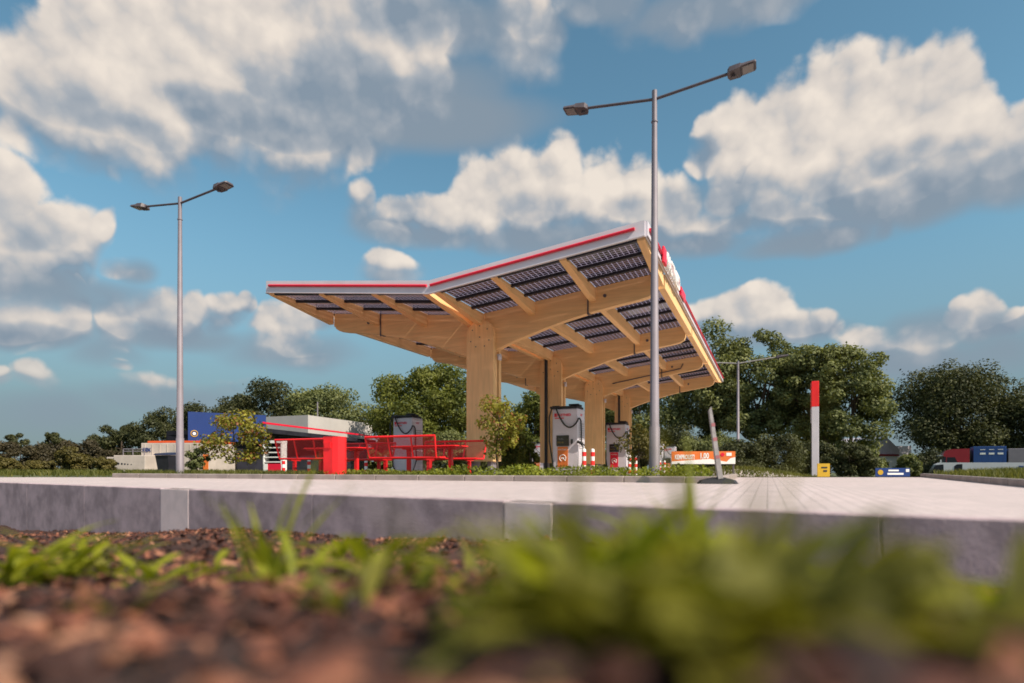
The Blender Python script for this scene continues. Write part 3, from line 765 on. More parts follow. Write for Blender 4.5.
m=MB(); m.box((-.13,-.10,.70),(.17,.02,.12),rz=R(-30)); m.build('slot',M['red'],t)

# ------------------------------------------------------------------ shop and other buildings
sh=thing('roadside_shop','dark glazed shop with pale grey roof block and red roof edge','shop',(0,0,0))
def wpts(l): return [Vector(p) for p in l]
# roof block
c0=at(308,468,40); c1=at(372,468,48); c2=at(262,468,41.6)
up=Vector((0,0,1)); zt=CZ+53/F*40
m=MB(); back=c1+(c2-c0)
m.prism([Vector((p.x,p.y,2.3)) for p in (c0,c1,back,c2)],(0,0,zt-2.3)); m.build('roof_block',M['storegrey'],sh)
m=MB(); m.box((c1.x-.35,c1.y-1.2,3.0),(.04,.16,.16),rz=R(15)); m.build('wall_lamp',M['textwhite'],sh)
e0=Vector((-15.6,24.5,0)); e0=at(262,468,31.4); e1=at(376,468,45.5); back1=e1+Vector((-14,4,0)); back0=e0+Vector((-6.5,2.6,0))
m=MB(); m.prism([Vector((p.x,p.y,2.10)) for p in (e0,e1,back1,back0)],(0,0,.24)); m.build('roof_slab',M['darkwall'],sh)
m=MB(); dd=(e1-e0).normalized(); nn=Vector((dd.y,-dd.x,0))
m.beam(e0+up*2.42+nn*.04,e1+up*2.42+nn*.04,.07,.10); m.build('roof_edge',M['redlite'],sh)
w0=e0+Vector((-1.3,.8,0)); w1=e1+Vector((-.6,-.3,0))
m=MB(); m.prism([Vector((p.x,p.y,-.5)) for p in (w0,w1,back1,back0)],(0,0,2.598)); m.build('wall',M['darkwall'],sh)
for k in range(6):
    a=w0.lerp(w1,.06+k*.155)+nn*.02; b=w0.lerp(w1,.06+k*.155+.135)+nn*.02
    m=MB(); m.prism([a+up*.0,b+up*.0,b+up*1.85,a+up*1.85],-nn*.015); pn=m.build('window',M['glass'],sh)
    m=MB(); m.beam(a+up*1.90+nn*.02,b+up*1.90+nn*.02,.05,.06); m.build('window_frame',M['lampdark'],pn)
m=MB(); m.tube([(gx(317.5,48),48,3),(gx(317.5,48),48,CZ+(468-402)/F*48)],.05,8); m.build('flue',M['galv'],sh)
# rack of goods in front of the shop
rk0=at(275,468,26.5); t=thing('display_rack','white rack with shelves and a red and white base before the shop','rack',(rk0.x,rk0.y,float(zg(rk0.x,rk0.y))),R(-12))
m=MB(); m.box((-.43,0,.72),(.05,.4,1.5)); m.box((.43,0,.72),(.05,.4,1.5)); m.box((0,0,1.44),(.92,.42,.12)); m.build('frame',M['textwhite'],t)
for z in (.55,.76,.97,1.18):
    m=MB(); m.box((0,0,z),(.80,.38,.045)); m.build('shelf',M['textwhite'],t)
m=MB(); m.box((0,.17,.8),(.8,.03,1.2)); m.build('back_panel',M['darkwall'],t)
m=MB(); m.box((.1,-.19,.28),(.66,.03,.38)); m.build('red_panel',M['redlite'],t)
m=MB(); m.box((-.32,-.205,.30),(.2,.02,.34)); m.build('notice',M['textwhite'],t)
# low dark building with a blue panel
b0=at(218,468,30.5); b1=at(264,468,32)
kk=thing('low_building','low dark building carrying a wide blue panel along its top','building',(0,0,0))
z0=-.5; m=MB(); off=Vector((-2.0,5,0))
m.prism([Vector((p.x,p.y,z0)) for p in (b0,b1,b1+off,b0+off)],(0,0,1.75-z0)); m.build('wall',M['darkwall'],kk)
s0=at(188,468,29.5); s1=at(266,468,31.6); zz0=CZ+(468-441)/F*30; zz1=CZ+(468-412.5)/F*30
m=MB(); m.prism([Vector((p.x,p.y,zz0)) for p in (s0,s1,s1+Vector((-.2,.5,0)),s0+Vector((-.2,.5,0)))],(0,0,zz1-zz0)); pn=m.build('blue_panel',M['blue'],kk)
m=MB(); p=at(194,433,29.45); p.y=29.64-.0; p=s0.lerp(s1,.075); d2=(s1-s0).normalized(); n2=Vector((d2.y,-d2.x,0)); cc=Vector((p.x,p.y,CZ+(468-434)/F*30))+n2*.012
m.tube([cc+(d2*math.cos(q)+up*math.sin(q))*.15 for q in np.linspace(0,2*math.pi,25)],.022,6,cap=False); m.build('emblem_ring',M['yellow'],pn)
m=MB(); m.tube([cc,cc+n2*.02],.075,12); m.build('emblem_disc',M['textwhite'],pn)
for px_ in (190,):
    m=MB(); q=s0.lerp(s1,.03); m.box((q.x,q.y+.25,(zz0+z0)/2),(.16,.16,zz0-z0)); m.build('post',M['lampdark'],kk)
# white container with orange top, cream trailer
q=at(176,468,27); t=thing('site_container','long white container with an orange top edge behind the left lamp post','container',(q.x,q.y,-.05),R(-6))
L=72/F*27; H=CZ+(468-443)/F*27+.05
m=MB(); m.box((0,1.0,H/2),(L,2.2,H),bev=.02); m.build('body',M['dirtywhite'],t)
m=MB(); m.box((.15,1.0,H+.045),(L-.3,2.18,.10),bev=.015); m.build('orange_edge',M['orangered'],t)
m=MB()
for k in range(9): m.box((-L/2+.2+k*L/9,-.112,H/2),(.03,.02,H-.1))
m.build('rib',M['dirtywhite'],t)
text_mesh('BEX',.22,M['blue'],'lettering',t,Matrix.Translation((-L/2+.1,-.128,H-.38))@Matrix.Rotation(R(90),4,'X'),.003,bold=.01)
m=MB(); m.box((L/2-.12,-.12,.5),(.24,.03,.8)); m.build('pink_poster',M['orange'],t)
q=at(127,468,26); t=thing('flat_trailer','cream trailer with round holes and a top railing at the edge of the grass','trailer',(q.x,q.y,-.02),R(-6))
L=34/F*26
m=MB(); m.box((.1,.8,.42),(L,1.6,.78),bev=.02); m.box((-.75,.8,.66),(.6,1.4,.16),bev=.02); m.build('body',M['dirtywhite'],t)
m=MB()
for z in (.98,1.08): m.tube([(-.2,.03,z),(L/2+.1,.03,z)],.022,6)
for x in (-.2,.25,L/2+.05): m.tube([(x,.03,.80),(x,.03,1.10)],.022,6)
m.build('railing',M['galv'],t)
m=MB()
for k,x in enumerate((-.40,-.24,-.10,.04,.2)): m.tube([(x,-.006,.45-.01*k),(x,.01,.45-.01*k)],.05-.006*k,10)
m.build('hole',M['plaindark'],t)
for sx in (-.4,.4):
    m=MB(); m.tube([(sx,-.02,.0),(sx,.16,.0)],.2,14); m.build('wheel',M['tyre'],t)
q=at(169,468,20); t=thing('wheelie_bin','dark wheelie bin with a navy lid left of the left lamp post','bin',(q.x,q.y,-.02),R(-15))
m=MB(); m.add([(-.2,-.22,.05),(.2,-.22,.05),(.2,.22,.05),(-.2,.22,.05),(-.27,-.3,.68),(.27,-.3,.68),(.27,.3,.68),(-.27,.3,.68)],[(0,3,2,1),(4,5,6,7),(0,1,5,4),(1,2,6,5),(2,3,7,6),(3,0,4,7)]); m.build('body',M['plaindark'],t)
m=MB(); m.add([(-.30,-.34,.685),(.30,-.34,.685),(.30,.32,.70),(-.30,.32,.70),(-.27,-.3,.74),(.27,-.3,.74),(.26,.28,.79),(-.26,.28,.79)],[(0,3,2,1),(4,5,6,7),(0,1,5,4),(1,2,6,5),(2,3,7,6),(3,0,4,7)]); m.build('lid',M['binlid'],t)
for sx in (-.24,.24):
    m=MB(); m.tube([(sx-.03,.25,.1),(sx+.03,.25,.1)],.1,12); m.build('wheel',M['tyre'],t)
# red trimmed building, far right of centre
t=thing('grey_gabled_building','grey metal-roofed building with a red trim line and white lower wall','building',(gx(884,80),80,-1.9),R(14))
m=MB(); m.box((-.6,3,1.9),(5.6,6,3.8)); m.build('wall',M['textwhite'],t)
m=MB(); m.box((-.6,2.95,3.86),(5.8,6.3,.22)); m.build('red_trim',M['truckred'],t)
m=MB(); g=[(-3.4,0,3.98),(2.9,0,3.98),(2.9,0,4.6),(.6,0,6.4),(-1.4,0,5.6),(-3.4,0,5.4)]; m.prism([(x,y+.3,z) for x,y,z in g],(0,9,0)); m.build('upper_wall',M['roofgrey'],t)
for k in range(2):
    m=MB(); m.box((-1.6+k*1.9,-.01,2.6),(.9,.06,.7)); m.build('window',M['glass'],t)
# second pale ribbed wing behind
t2=MB(); 
m=MB(); m.box((4.6,5,2.6),(4.2,6,5.2)); m.build('side_wing',M['roofgrey'],t)

# ------------------------------------------------------------------ signs
def banner(name,label,cat,px0,px1,py0,py1,d,mat,tilt=0,posts=True):
    p=at((px0+px1)/2,468,d); w=(px1-px0)/F*d; zt_=CZ+(468-py0)/F*d; zb_=CZ+(468-py1)/F*d; g=float(zg(p.x,p.y))
    t=thing(name,label,cat,(p.x,p.y,g),R(-4))
    m=MB(); m.box((0,0,(zt_+zb_)/2-g),(w,.03,zt_-zb_)); m.build('panel',mat,t)
    for x in (-w/2+.06,w/2-.06):
        m=MB(); m.box((x,.045,(zt_-g)/2-.1),(.06,.055,zt_-g+.18)); m.build('post',M['lampdark'],t)
    return t,w,zb_-g,zt_-g
t,w,zl,zh=banner('orange_banner','orange and white promotional banner with a price at the green bank','banner',672,734.5,451.3,464,23.5,M['orange'])
hh=zh-zl; X90=Matrix.Rotation(R(90),4,'X')
m=MB(); m.prism([(-w/2,-.017,zl),(w/2-.15,-.017,zl),(w/2-.15,-.017,zl+.05),(w*.1,-.017,zl+.20),(-w/2,-.017,zl+.10)],(0,-.006,0)); m.prism([(w/2-.42,-.017,zl+.003),(w/2-.003,-.017,zl+.003),(w/2-.003,-.017,zl+.27),(w/2-.2,-.017,zl+.22)],(0,-.009,0)); m.build('white_band',M['textwhite'],t)
text_mesh('KEMPROUST!',.25,M['textwhite'],'slogan',t,Matrix.Translation((-w/2+.05*w,-.022,zl+.19))@X90@Matrix.Diagonal((.52,1,1,1)),.002,bold=.008)
text_mesh('1,00',.30,M['textwhite'],'price',t,Matrix.Translation((-.06*w,-.022,zl+.22))@X90@Matrix.Diagonal((.7,1,1,1)),.002,bold=.008)
m=MB(); m.box((w*.40,-.02,zh-.12),(.2,.01,.12)); m.build('logo_tile',M['textwhite'],t)
m=MB(); m.tube([(w*.30,-.02,zh-.13),(w*.30,-.03,zh-.13)],.075,12); m.build('logo_dot',M['redlite'],t)
t,w,zl,zh=banner('blue_banner','low blue banner with a yellow roundel and white lines before the red-trimmed building','banner',876,909,468,476.6,19.5,M['blue'])
m=MB(); m.tube([(-w/2+.15,-.017,(zl+zh)/2),(-w/2+.15,-.026,(zl+zh)/2)],.085,14); m.build('roundel',M['yellow'],t)
m=MB(); m.box((.02,-.02,zh-.08),(.32,.01,.05)); m.box((.08,-.02,zl+.09),(.5,.01,.06)); m.box((w/2-.08,-.02,zh-.08),(.10,.01,.09)); m.build('white_lines',M['textwhite'],t)
t,w,zl,zh=banner('yellow_board','small yellow board behind the foot of the white pylon','board',817.5,829.5,463.5,478,21,M['yellow'])
m=MB(); m.box((.02,-.02,zh-.14),(.2,.01,.05)); m.box((.05,-.02,zh-.26),(.12,.01,.06)); m.build('dark_print',M['plaindark'],t)
# pylon sign seen edge on
p=at(815.3,468,27); g=float(zg(p.x,p.y)); zt_=CZ+(468-381)/F*27-g
t=thing('pylon_sign','tall slim white pylon sign with a bright red top seen edge on','pylon sign',(p.x,p.y,g),R(-24.3))
m=MB(); m.box((0,.6,(zt_-1.15)/2),(.29,1.2,zt_-1.15),bev=.01); m.build('column',M['white'],t)
m=MB(); m.box((0,.6,zt_-1.15/2),(.295,1.21,1.146),bev=.01); m.build('red_cap',M['red'],t)
m=MB(); m.box((-.16,.6,1.4),(.02,1.0,2.4)); m.build('display_panel',M['screen'],t)
# knocked beacon on rubber foot
p=at(718,483,9.12); t=thing('road_beacon','leaning narrow red and white beacon on a black rubber foot at the island end','beacon',(p.x,p.y,0),R(-12))
m=MB(); 
ft=[(-.28,-.13),(.24,-.15),(.30,.0),(.26,.14),(-.26,.15),(-.31,.02)]
vs=[(x,y,.004) for x,y in ft]+[(x*.85,y*.85,.055) for x,y in ft]+[(x*.3,y*.3,.10) for x,y in ft]
fs=[(i,(i+1)%6,6+(i+1)%6,6+i) for i in range(6)]+[(6+i,6+(i+1)%6,12+(i+1)%6,12+i) for i in range(6)]+[(12,13,14,15,16,17),(5,4,3,2,1,0)]
m.add(vs,fs); m.build('rubber_foot',M['black'],t)
tl=Matrix.Translation((.03,0,.08))@Matrix.Rotation(R(-7.5),4,'Y')
m=MB(); vs=[tl@Vector(v) for v in [(-.037,-.09,0),(.037,-.09,0),(.037,.09,0),(-.037,.09,0),(-.03,-.09,1.05),(.008,-.09,1.10),(.008,.09,1.10),(-.03,.09,1.05)]]
m.add(vs,[(0,3,2,1),(4,5,6,7),(0,1,5,4),(1,2,6,5),(2,3,7,6),(3,0,4,7)]); bb=m.build('board',M['board'],t)
fr_=pm('faded_red',(.45,.17,.18),.5)
for z in (.33,.60,.82):
    m=MB(); m.box(tl@Vector((-.002,0,z)),(.066-.018*z,.186,.05),mtx=Matrix.Rotation(R(-7.5),4,'Y')); m.build('red_band',fr_,bb)

# ------------------------------------------------------------------ lorry and van on the lower park
def wheels(t,xs,y0,y1,r=.5):
    for x in xs:
        for y in (y0,y1):
            m=MB(); m.tube([(x,y-.14,r),(x,y+.14,r)],r,18); wo=m.build('wheel',M['tyre'],t)
            m=MB(); m.tube([(x,y-.145,r),(x,y+.145,r)],r*.55,14); m.build('rim',M['steel'],wo)
p=at(940,468,62); t=thing('lorry','maroon lorry hauling a blue container and a grey box','lorry',(p.x,p.y,-1.85),R(-31))
H=CZ+(468-448.3)/F*60+1.85
m=MB(); prof=[(.05,.55),(.0,1.8),(.10,2.1),(.36,3.32),(.24,3.42),(.45,H-.3),(.85,H-.05),(2.0,H),(2.45,H),(2.45,.55)]
m.prism([(x,0,z) for x,z in prof],(0,2.5,0)); cab=m.build('cab',M['truckred'],t)
m=MB(); m.prism([(.08,-.01,2.12),(.33,-.01,3.25),(.50,-.01,3.25),(.45,-.01,2.12)],(0,2.52,0)); m.prism([(.56,-.012,2.2),(.60,-.012,3.2),(1.25,-.012,3.2),(1.45,-.012,2.7),(1.45,-.012,2.2)],(0,.02,0)); m.build('window',M['glass'],cab)
m=MB(); m.box((.22,1.25,3.38),(.5,2.3,.08)); m.box((.05,-.2,2.7),(.12,.16,.5)); m.build('visor',M['vanwhite'],cab)
m=MB(); m.box((6.5,1.25,.95),(11,.9,.25)); m.build('chassis',M['plaindark'],t)
x0,x1=2.75,5.35; Hc=CZ+(468-446)/F*59+1.85
m=MB(); m.box(((x0+x1)/2,1.25,(Hc+1.1)/2),(x1-x0,2.5,Hc-1.1),bev=.03); bx=m.build('container',M['bluebox'],t)
m=MB()
for k in range(3):
    m.box((x0+.75+k*.70,-.006,Hc-.72),(.44,.02,.18)); m.box((x0+.75+k*.70,-.006,Hc-.32),(.40,.02,.06))
m.build('white_print',M['textwhite'],bx)
m=MB(); m.box((x1+3.6,1.25,(Hc-.25+1.1)/2),(6.9,2.5,Hc-.25-1.1),bev=.03); m.build('trailer',M['greybox'],t)
wheels(t,(1.0,4.0,9.5,10.7),.15,2.35)
p=at(926,468,40); t=thing('delivery_van','long white van parked nose left before the maroon lorry','van',(p.x,p.y,-1.9),R(-31))
H=CZ+(468-462.6)/F*40+1.9; Lv=6.9
m=MB(); prof=[(.0,.45),(-.05,.9),(.05,1.15),(.25,H-1.05*.92),(.55,H-.12),(.8,H),(Lv,H-.02),(Lv+.05,.45)]
m.prism([(x,0,z) for x,z in prof],(0,2.0,0)); body=m.build('body',M['vanwhite'],t)
m=MB(); m.prism([(.16,-.012,H-.85),(.52,-.012,H-.17),(.95,-.012,H-.12),(.98,-.012,H-.85)],(0,2.024,0)); m.prism([(1.50,-.012,H-.80),(1.52,-.012,H-.25),(1.65,-.012,H-.12),(1.95,-.012,H-.10),(1.95,-.012,H-.80)],(0,.02,0)); m.build('window',M['glass'],body)
m=MB(); m.box((4.9,-.008,H-.28),(.25,.02,.12)); m.box((3.0,-.008,H-.5),(.9,.02,.10)); m.box((5.8,-.008,H-.2),(1.4,.02,.14)); m.build('marking',M['bluebox'],body)
wheels(t,(1.2,5.4),.12,1.88,.36)

# ------------------------------------------------------------------ low vegetation
def blades(C,h,w,lean,mat,name,label,cat,kind='stuff'):
    n=len(C); a=rng.uniform(0,6.28,n); dx=np.stack([np.cos(a),np.sin(a),np.zeros(n)],1); b=rng.uniform(0,6.28,n); ln=np.stack([np.cos(b),np.sin(b),np.zeros(n)],1)*(lean*h)[:,None]
    u=np.array([0,0,1.]); 
    V=np.stack([C-dx*w[:,None],C+dx*w[:,None],C+dx*w[:,None]*.7+u*(h*.55)[:,None]+ln*.35,C-dx*w[:,None]*.7+u*(h*.55)[:,None]+ln*.35,C+u*h[:,None]*.92+ln],1)
    Q=np.array([[0,1,2],[0,2,3],[3,2,4]]); Fc=(Q[None]+(np.arange(n)*5)[:,None,None]).reshape(-1,3)
    return tag(np_mesh(name,V.reshape(-1,3),Fc,mat),label,cat,kind=kind)
# ground cover on the island edge
n=9000; s=rng.uniform(-7.5,.7,n); tt=rng.uniform(.14,1.6,n)**1.0; 
dens=.5+.5*np.array([mnoise.noise(Vector((a*1.3,b*1.5,3.1))) for a,b in zip(s,tt)]); keep=dens>rng.uniform(.05,.75,n)*(1+.9*(s<-5)); s=s[keep];tt=tt[keep];dens=dens[keep]
hz=rng.uniform(0,1,len(s))**1.2*(.05+.24*dens)*np.where(s>-4.2,1,.6)
C=np.stack([I0.x+B.x*s+A.x*tt,I0.y+B.y*s+A.y*tt,.085+hz],1)
V,Fc=leaf_quads(C,np.tile([0,-.2,.8],(len(C),1)),rng.uniform(.04,.085,len(C)),.6)
tag(np_mesh('ground_cover',V,Fc,M['cover']),'fresh green ground cover along the island kerb','ground cover',kind='stuff')
n=5000; s=rng.uniform(-13.4,-5,n); tt=rng.uniform(.14,2.2,n); C=np.stack([I0.x+B.x*s+A.x*tt,I0.y+B.y*s+A.y*tt,np.full(n,.08)],1)
blades(C,rng.uniform(.04,.15,n),rng.uniform(.005,.012,n),rng.uniform(.1,.7,n),M['grass'],'island_grass','short rough grass on the left part of the island','grass')
# right verge grass
n=9000; tt=rng.uniform(4.5,15.2,n); ww=rng.uniform(.14,3.2,n); C=np.stack([RP.x+RD.x*tt+RN.x*ww,RP.y+RD.y*tt+RN.y*ww,.07+.05*np.minimum(ww,1.5)],1)
blades(C,rng.uniform(.05,.16,n),rng.uniform(.006,.012,n),rng.uniform(.1,.8,n),M['grass'],'verge_grass','rough grass on the verge along the right kerb','grass')
# left grass and green bank
n=9000; x=rng.uniform(-26,-9.2,n); y=rng.uniform(15.6,27,n); C=np.stack([x,y,zg(x,y)],1)
blades(C,rng.uniform(.05,.22,n),rng.uniform(.012,.022,n),rng.uniform(.1,.8,n),M['grass'],'meadow_grass','rough grass beyond the paving at far left','grass')
n=7000; x=rng.normal(9.4,2.6,n); y=rng.normal(25.3,1.9,n); C=np.stack([x,y,zg(x,y)],1)
blades(C,rng.uniform(.06,.2,n),rng.uniform(.012,.022,n),rng.uniform(.1,.8,n),M['grass'],'bank_grass','dull green grass on the bank under the orange banner','grass')

# ------------------------------------------------------------------ weeds in the bed
def weed(label,px,d,py,seed,kind='broad',n=9,L=.2,wd=.05,mat='weed',spread=1.0,zoff=0):
    """weed whose foot stands on the bed at (px, d); L leaf length"""
    r=random.Random(seed); x=gx(px,d); z=float(zb(x,d))-.01+zoff
    m=MB()
    for k in range(n):
        a=r.uniform(0,2*math.pi); el=r.uniform(.25,1.25) if kind=='broad' else r.uniform(.95,1.5)
        l=L*r.uniform(.55,1.15); w=wd*r.uniform(.7,1.25); hd=Vector((math.cos(a),math.sin(a),0)); sd=Vector((-hd.y,hd.x,0))
        st=Vector((r.uniform(-.02,.02)*spread*2,r.uniform(-.02,.02)*spread*2,0)); ns=7; vs=[];fs=[]; droop=r.uniform(.5,1.5) if kind=='broad' else r.uniform(.1,.7)
        pos=st.copy(); ang=el
        for i in range(ns+1):
            f=i/ns
            if kind=='broad': ww=w*(.18+1.0*math.sin(math.pi*min(1,max(0,(f-.18)/.82))**.9) if f>.18 else .14)
            else: ww=w*(1-f)**.6*(.6+.4*min(1,f*4))
            ww=max(ww,.0015); wav=math.sin(f*9+k)*w*.08
            vs+= [pos-sd*ww/2+Vector((0,0,ww*.18+wav)),pos.copy(),pos+sd*ww/2+Vector((0,0,ww*.18-wav))]
            dirv=hd*math.cos(ang)+Vector((0,0,1))*math.sin(ang); pos=pos+dirv*l/ns; ang-=droop/ns
        for i in range(ns):
            b=i*3; fs+= [(b,b+1,b+4,b+3),(b+1,b+2,b+5,b+4)]
        m.add(vs,fs,0,True)
    o=m.build('weed_plant',M[mat],None,(x,d,z)); tag(o,label,'weed','weeds in the mulch bed'); return o
W=[ # label, px, d, seed, kind, n, L, wd, mat
 ('tall thin-bladed weed standing out against the kerb, left of centre',264,1.5,1,'grass',12,.36,.024,'weed'),
 ('broad-leaved weed at the foot of the tall thin-bladed one',285,1.4,2,'broad',10,.19,.045,'weed'),
 ('bright broad-leaved weed left of the middle, before the kerb',372,1.2,3,'broad',12,.19,.06,'weed'),
 ('low pale weed under the bright broad-leaved one',352,.95,4,'broad',10,.13,.035,'weed_dull'),
 ('rosette of green leaves in front of the left pale kerb block',150,1.9,5,'broad',15,.16,.045,'weed'),
 ('second rosette right of the first before the pale block',205,2.0,6,'broad',9,.14,.04,'weed'),
 ('bushy weed at the left edge, largest of its cluster',12,1.8,7,'broad',20,.31,.05,'weed'),
 ('curling weed beside the bushy one at the left edge',68,1.95,8,'broad',16,.26,.045,'weed'),
 ('small yellowish weed low in the mulch at left',178,1.15,9,'broad',8,.10,.035,'weed_dull'),
 ('small weed with ochre tip near the middle bottom',418,1.0,10,'broad',8,.11,.035,'weed'),
 ('leafy weed before the right half of the kerb, tallest blades crossing it',690,1.45,11,'grass',12,.36,.018,'weed'),
 ('dense bright weed clump right of the middle',690,1.25,12,'broad',34,.26,.06,'weed'),
 ('dense bright weed clump next to the grass blades',755,1.2,13,'broad',30,.25,.06,'weed'),
 ('big blurred weed clump low in the middle right',610,.80,14,'broad',34,.22,.06,'weed_dull'),
 ('blurred weed clump at the bottom right of the middle',700,.72,15,'broad',34,.20,.06,'weed_dull'),
 ('blurred yellow-green weed clump below the dense bright ones',775,.86,16,'broad',28,.20,.05,'weed'),
 ('dark green weed clump at the bottom, left of the blurred ones',565,.95,17,'broad',22,.20,.05,'weed_dull'),
 ('very near blurred weed at the right, rising before the kerb',985,.58,18,'broad',10,.19,.045,'weed_dull'),
 ('low green weed patch in the bottom right corner',1000,.82,19,'broad',30,.17,.045,'weed'),
 ('low green weed beside the bottom right corner patch',930,.90,20,'broad',26,.16,.045,'weed'),
 ('greyish green weed at the bottom right',865,.82,21,'broad',20,.15,.045,'weed_dull'),
 ('very near tall blade pair blurred over the middle of the kerb',545,.50,22,'grass',6,.24,.014,'weed_dull'),
 ('very near slender blade blurred over the paving right of centre',738,.55,23,'grass',4,.26,.016,'weed_dull'),
 ('leafy weed by the second pale kerb block',600,1.7,24,'broad',18,.25,.05,'weed_dull'),
 ('small pale weed in the mulch left of the second pale block',470,1.6,25,'broad',10,.14,.035,'weed_dull'),
 ('tiny green weed against the kerb under the tall lamp',345,2.6,26,'broad',12,.22,.045,'weed'),
 ('little weed in the mulch far left, behind the cluster',110,2.4,27,'broad',14,.25,.045,'weed_dull'),
 ('yellow-green weed spreading between the bright clumps and the mulch',640,1.1,28,'broad',26,.22,.055,'weed'),
 ('bottom weed lowest under the blurred clumps',655,.62,29,'broad',22,.15,.05,'weed_dull'),
 ('near dense weed blurred in front of the second kerb block side',575,.66,31,'broad',30,.21,.055,'weed'),
 ('near dense weed filling the bottom below the grass blades',730,.62,32,'broad',34,.19,.055,'weed'),
 ('near weed at the bottom between the two densest clumps',800,.68,33,'broad',30,.17,.05,'weed_dull'),
 ('nearest low weed at the very bottom right of the middle',640,.52,34,'broad',26,.13,.045,'weed_dull'),
 ('pale green weed low at the bottom right, left of the corner patch',890,.66,35,'broad',24,.12,.04,'weed'),
 ('corner weed lowest at the bottom right',985,.62,36,'broad',24,.12,.04,'weed_dull'),
 ('dull olive weed at the bottom edge, left one of the nearest five',575,.47,41,'broad',34,.135,.075,'weed_dark'),
 ('dull olive weed at the bottom edge, second of the nearest five',640,.44,42,'broad',34,.135,.075,'weed_dark'),
 ('dull olive weed at the bottom edge, middle one of the nearest five',705,.46,43,'broad',34,.135,.075,'weed_dark'),
 ('dull olive weed at the bottom edge, fourth of the nearest five',765,.45,44,'broad',34,.135,.075,'weed_dark'),
 ('dull olive weed at the bottom edge, right one of the nearest five',830,.48,45,'broad',34,.135,.075,'weed_dark'),
 ('thin weed among chips at the bottom left',95,.85,30,'broad',7,.10,.03,'weed_dull'),
]
for (lab,px,d,sd,kd,n,L,wd,mt) in W:
    if kd=='broad': n,wd=int(n*1.7),wd*.58
    weed(lab,px,d,0,sd,kd,n,L,wd,mt)

# ------------------------------------------------------------------ world: sky with cumulus clouds
SUN=Vector((.78,-.62,0)).normalized()*math.cos(R(43))+Vector((0,0,math.sin(R(43))))
w=bpy.data.worlds.new('World'); scene.world=w; w.use_nodes=True
t=NT(w.node_tree); t.n.clear()
SKS=.10
out=t.new('ShaderNodeOutputWorld'); bg=t.new('ShaderNodeBackground'); bg.inputs[1].default_value=SKS
sky=t.new('ShaderNodeTexSky'); sky.sky_type='NISHITA'; sky.sun_disc=False; sky.sun_elevation=R(43); sky.sun_rotation=math.atan2(SUN.x,SUN.y)
sky.air_density=1.0; sky.dust_density=.6; sky.ozone_density=2.0
tc=t.new('ShaderNodeTexCoord'); G=tc.outputs['Generated']
sp=t.new('ShaderNodeSeparateXYZ'); t.link(G,sp.inputs[0])
az=t.math('ARCTAN2',sp.outputs[0],sp.outputs[1]); el=t.math('ARCSINE',sp.outputs[2])
def nz(vec,scale,detail,rough):
    n=t.new('ShaderNodeTexNoise'); t.link(vec,n.inputs['Vector']); n.inputs['Scale'].default_value=scale; n.inputs['Detail'].default_value=detail; n.inputs['Roughness'].default_value=rough
    return n
nw=nz(G,9,2,.5); nf=nz(G,40,4,.55); nl=nz(G,5,3,.5)
vw=t.new('ShaderNodeSeparateColor'); t.link(nw.outputs['Color'],vw.inputs[0])
def off(base,a,k): return t.math('ADD',base,t.math('MULTIPLY',t.math('SUBTRACT',a,.5),k))
azw=off(az,vw.outputs[0],.075); elw=off(el,vw.outputs[1],.055)
def blob_group(name,blobs,flat,sm):
    g=bpy.data.node_groups.new(name,'ShaderNodeTree'); g.interface.new_socket('az',in_out='INPUT',socket_type='NodeSocketFloat'); g.interface.new_socket('el',in_out='INPUT',socket_type='NodeSocketFloat'); g.interface.new_socket('f',in_out='OUTPUT',socket_type='NodeSocketFloat')
    q=NT(g); gi=q.new('NodeGroupInput'); go=q.new('NodeGroupOutput'); acc=None
    for (px,py,rx,ry,*k) in blobs:
        u=(px-512)/F; v=(HY-py)/F; a=math.atan(u); e=math.atan2(v,math.sqrt(1+u*u)); sa=rx/F/(1+u*u); se=ry/F*.93
        k=(k[0] if k else 1.0)
        dx=q.math('MULTIPLY_ADD',gi.outputs[0],1/sa,-a/sa); dy=q.math('MULTIPLY_ADD',gi.outputs[1],1/se,-e/se)
        if flat!=1: dy=q.math('MAXIMUM',dy,q.math('MULTIPLY',dy,-flat))
        r2=q.math('MULTIPLY_ADD',dx,dx,q.math('MULTIPLY',dy,dy)); f=q.math('MULTIPLY_ADD',r2,-k,k)
        f=q.math('MAXIMUM',f,-1.5)
        acc=f if acc is None else q.math('SMOOTH_MAX',acc,f,sm)
    q.link(acc,go.inputs[0]); return g
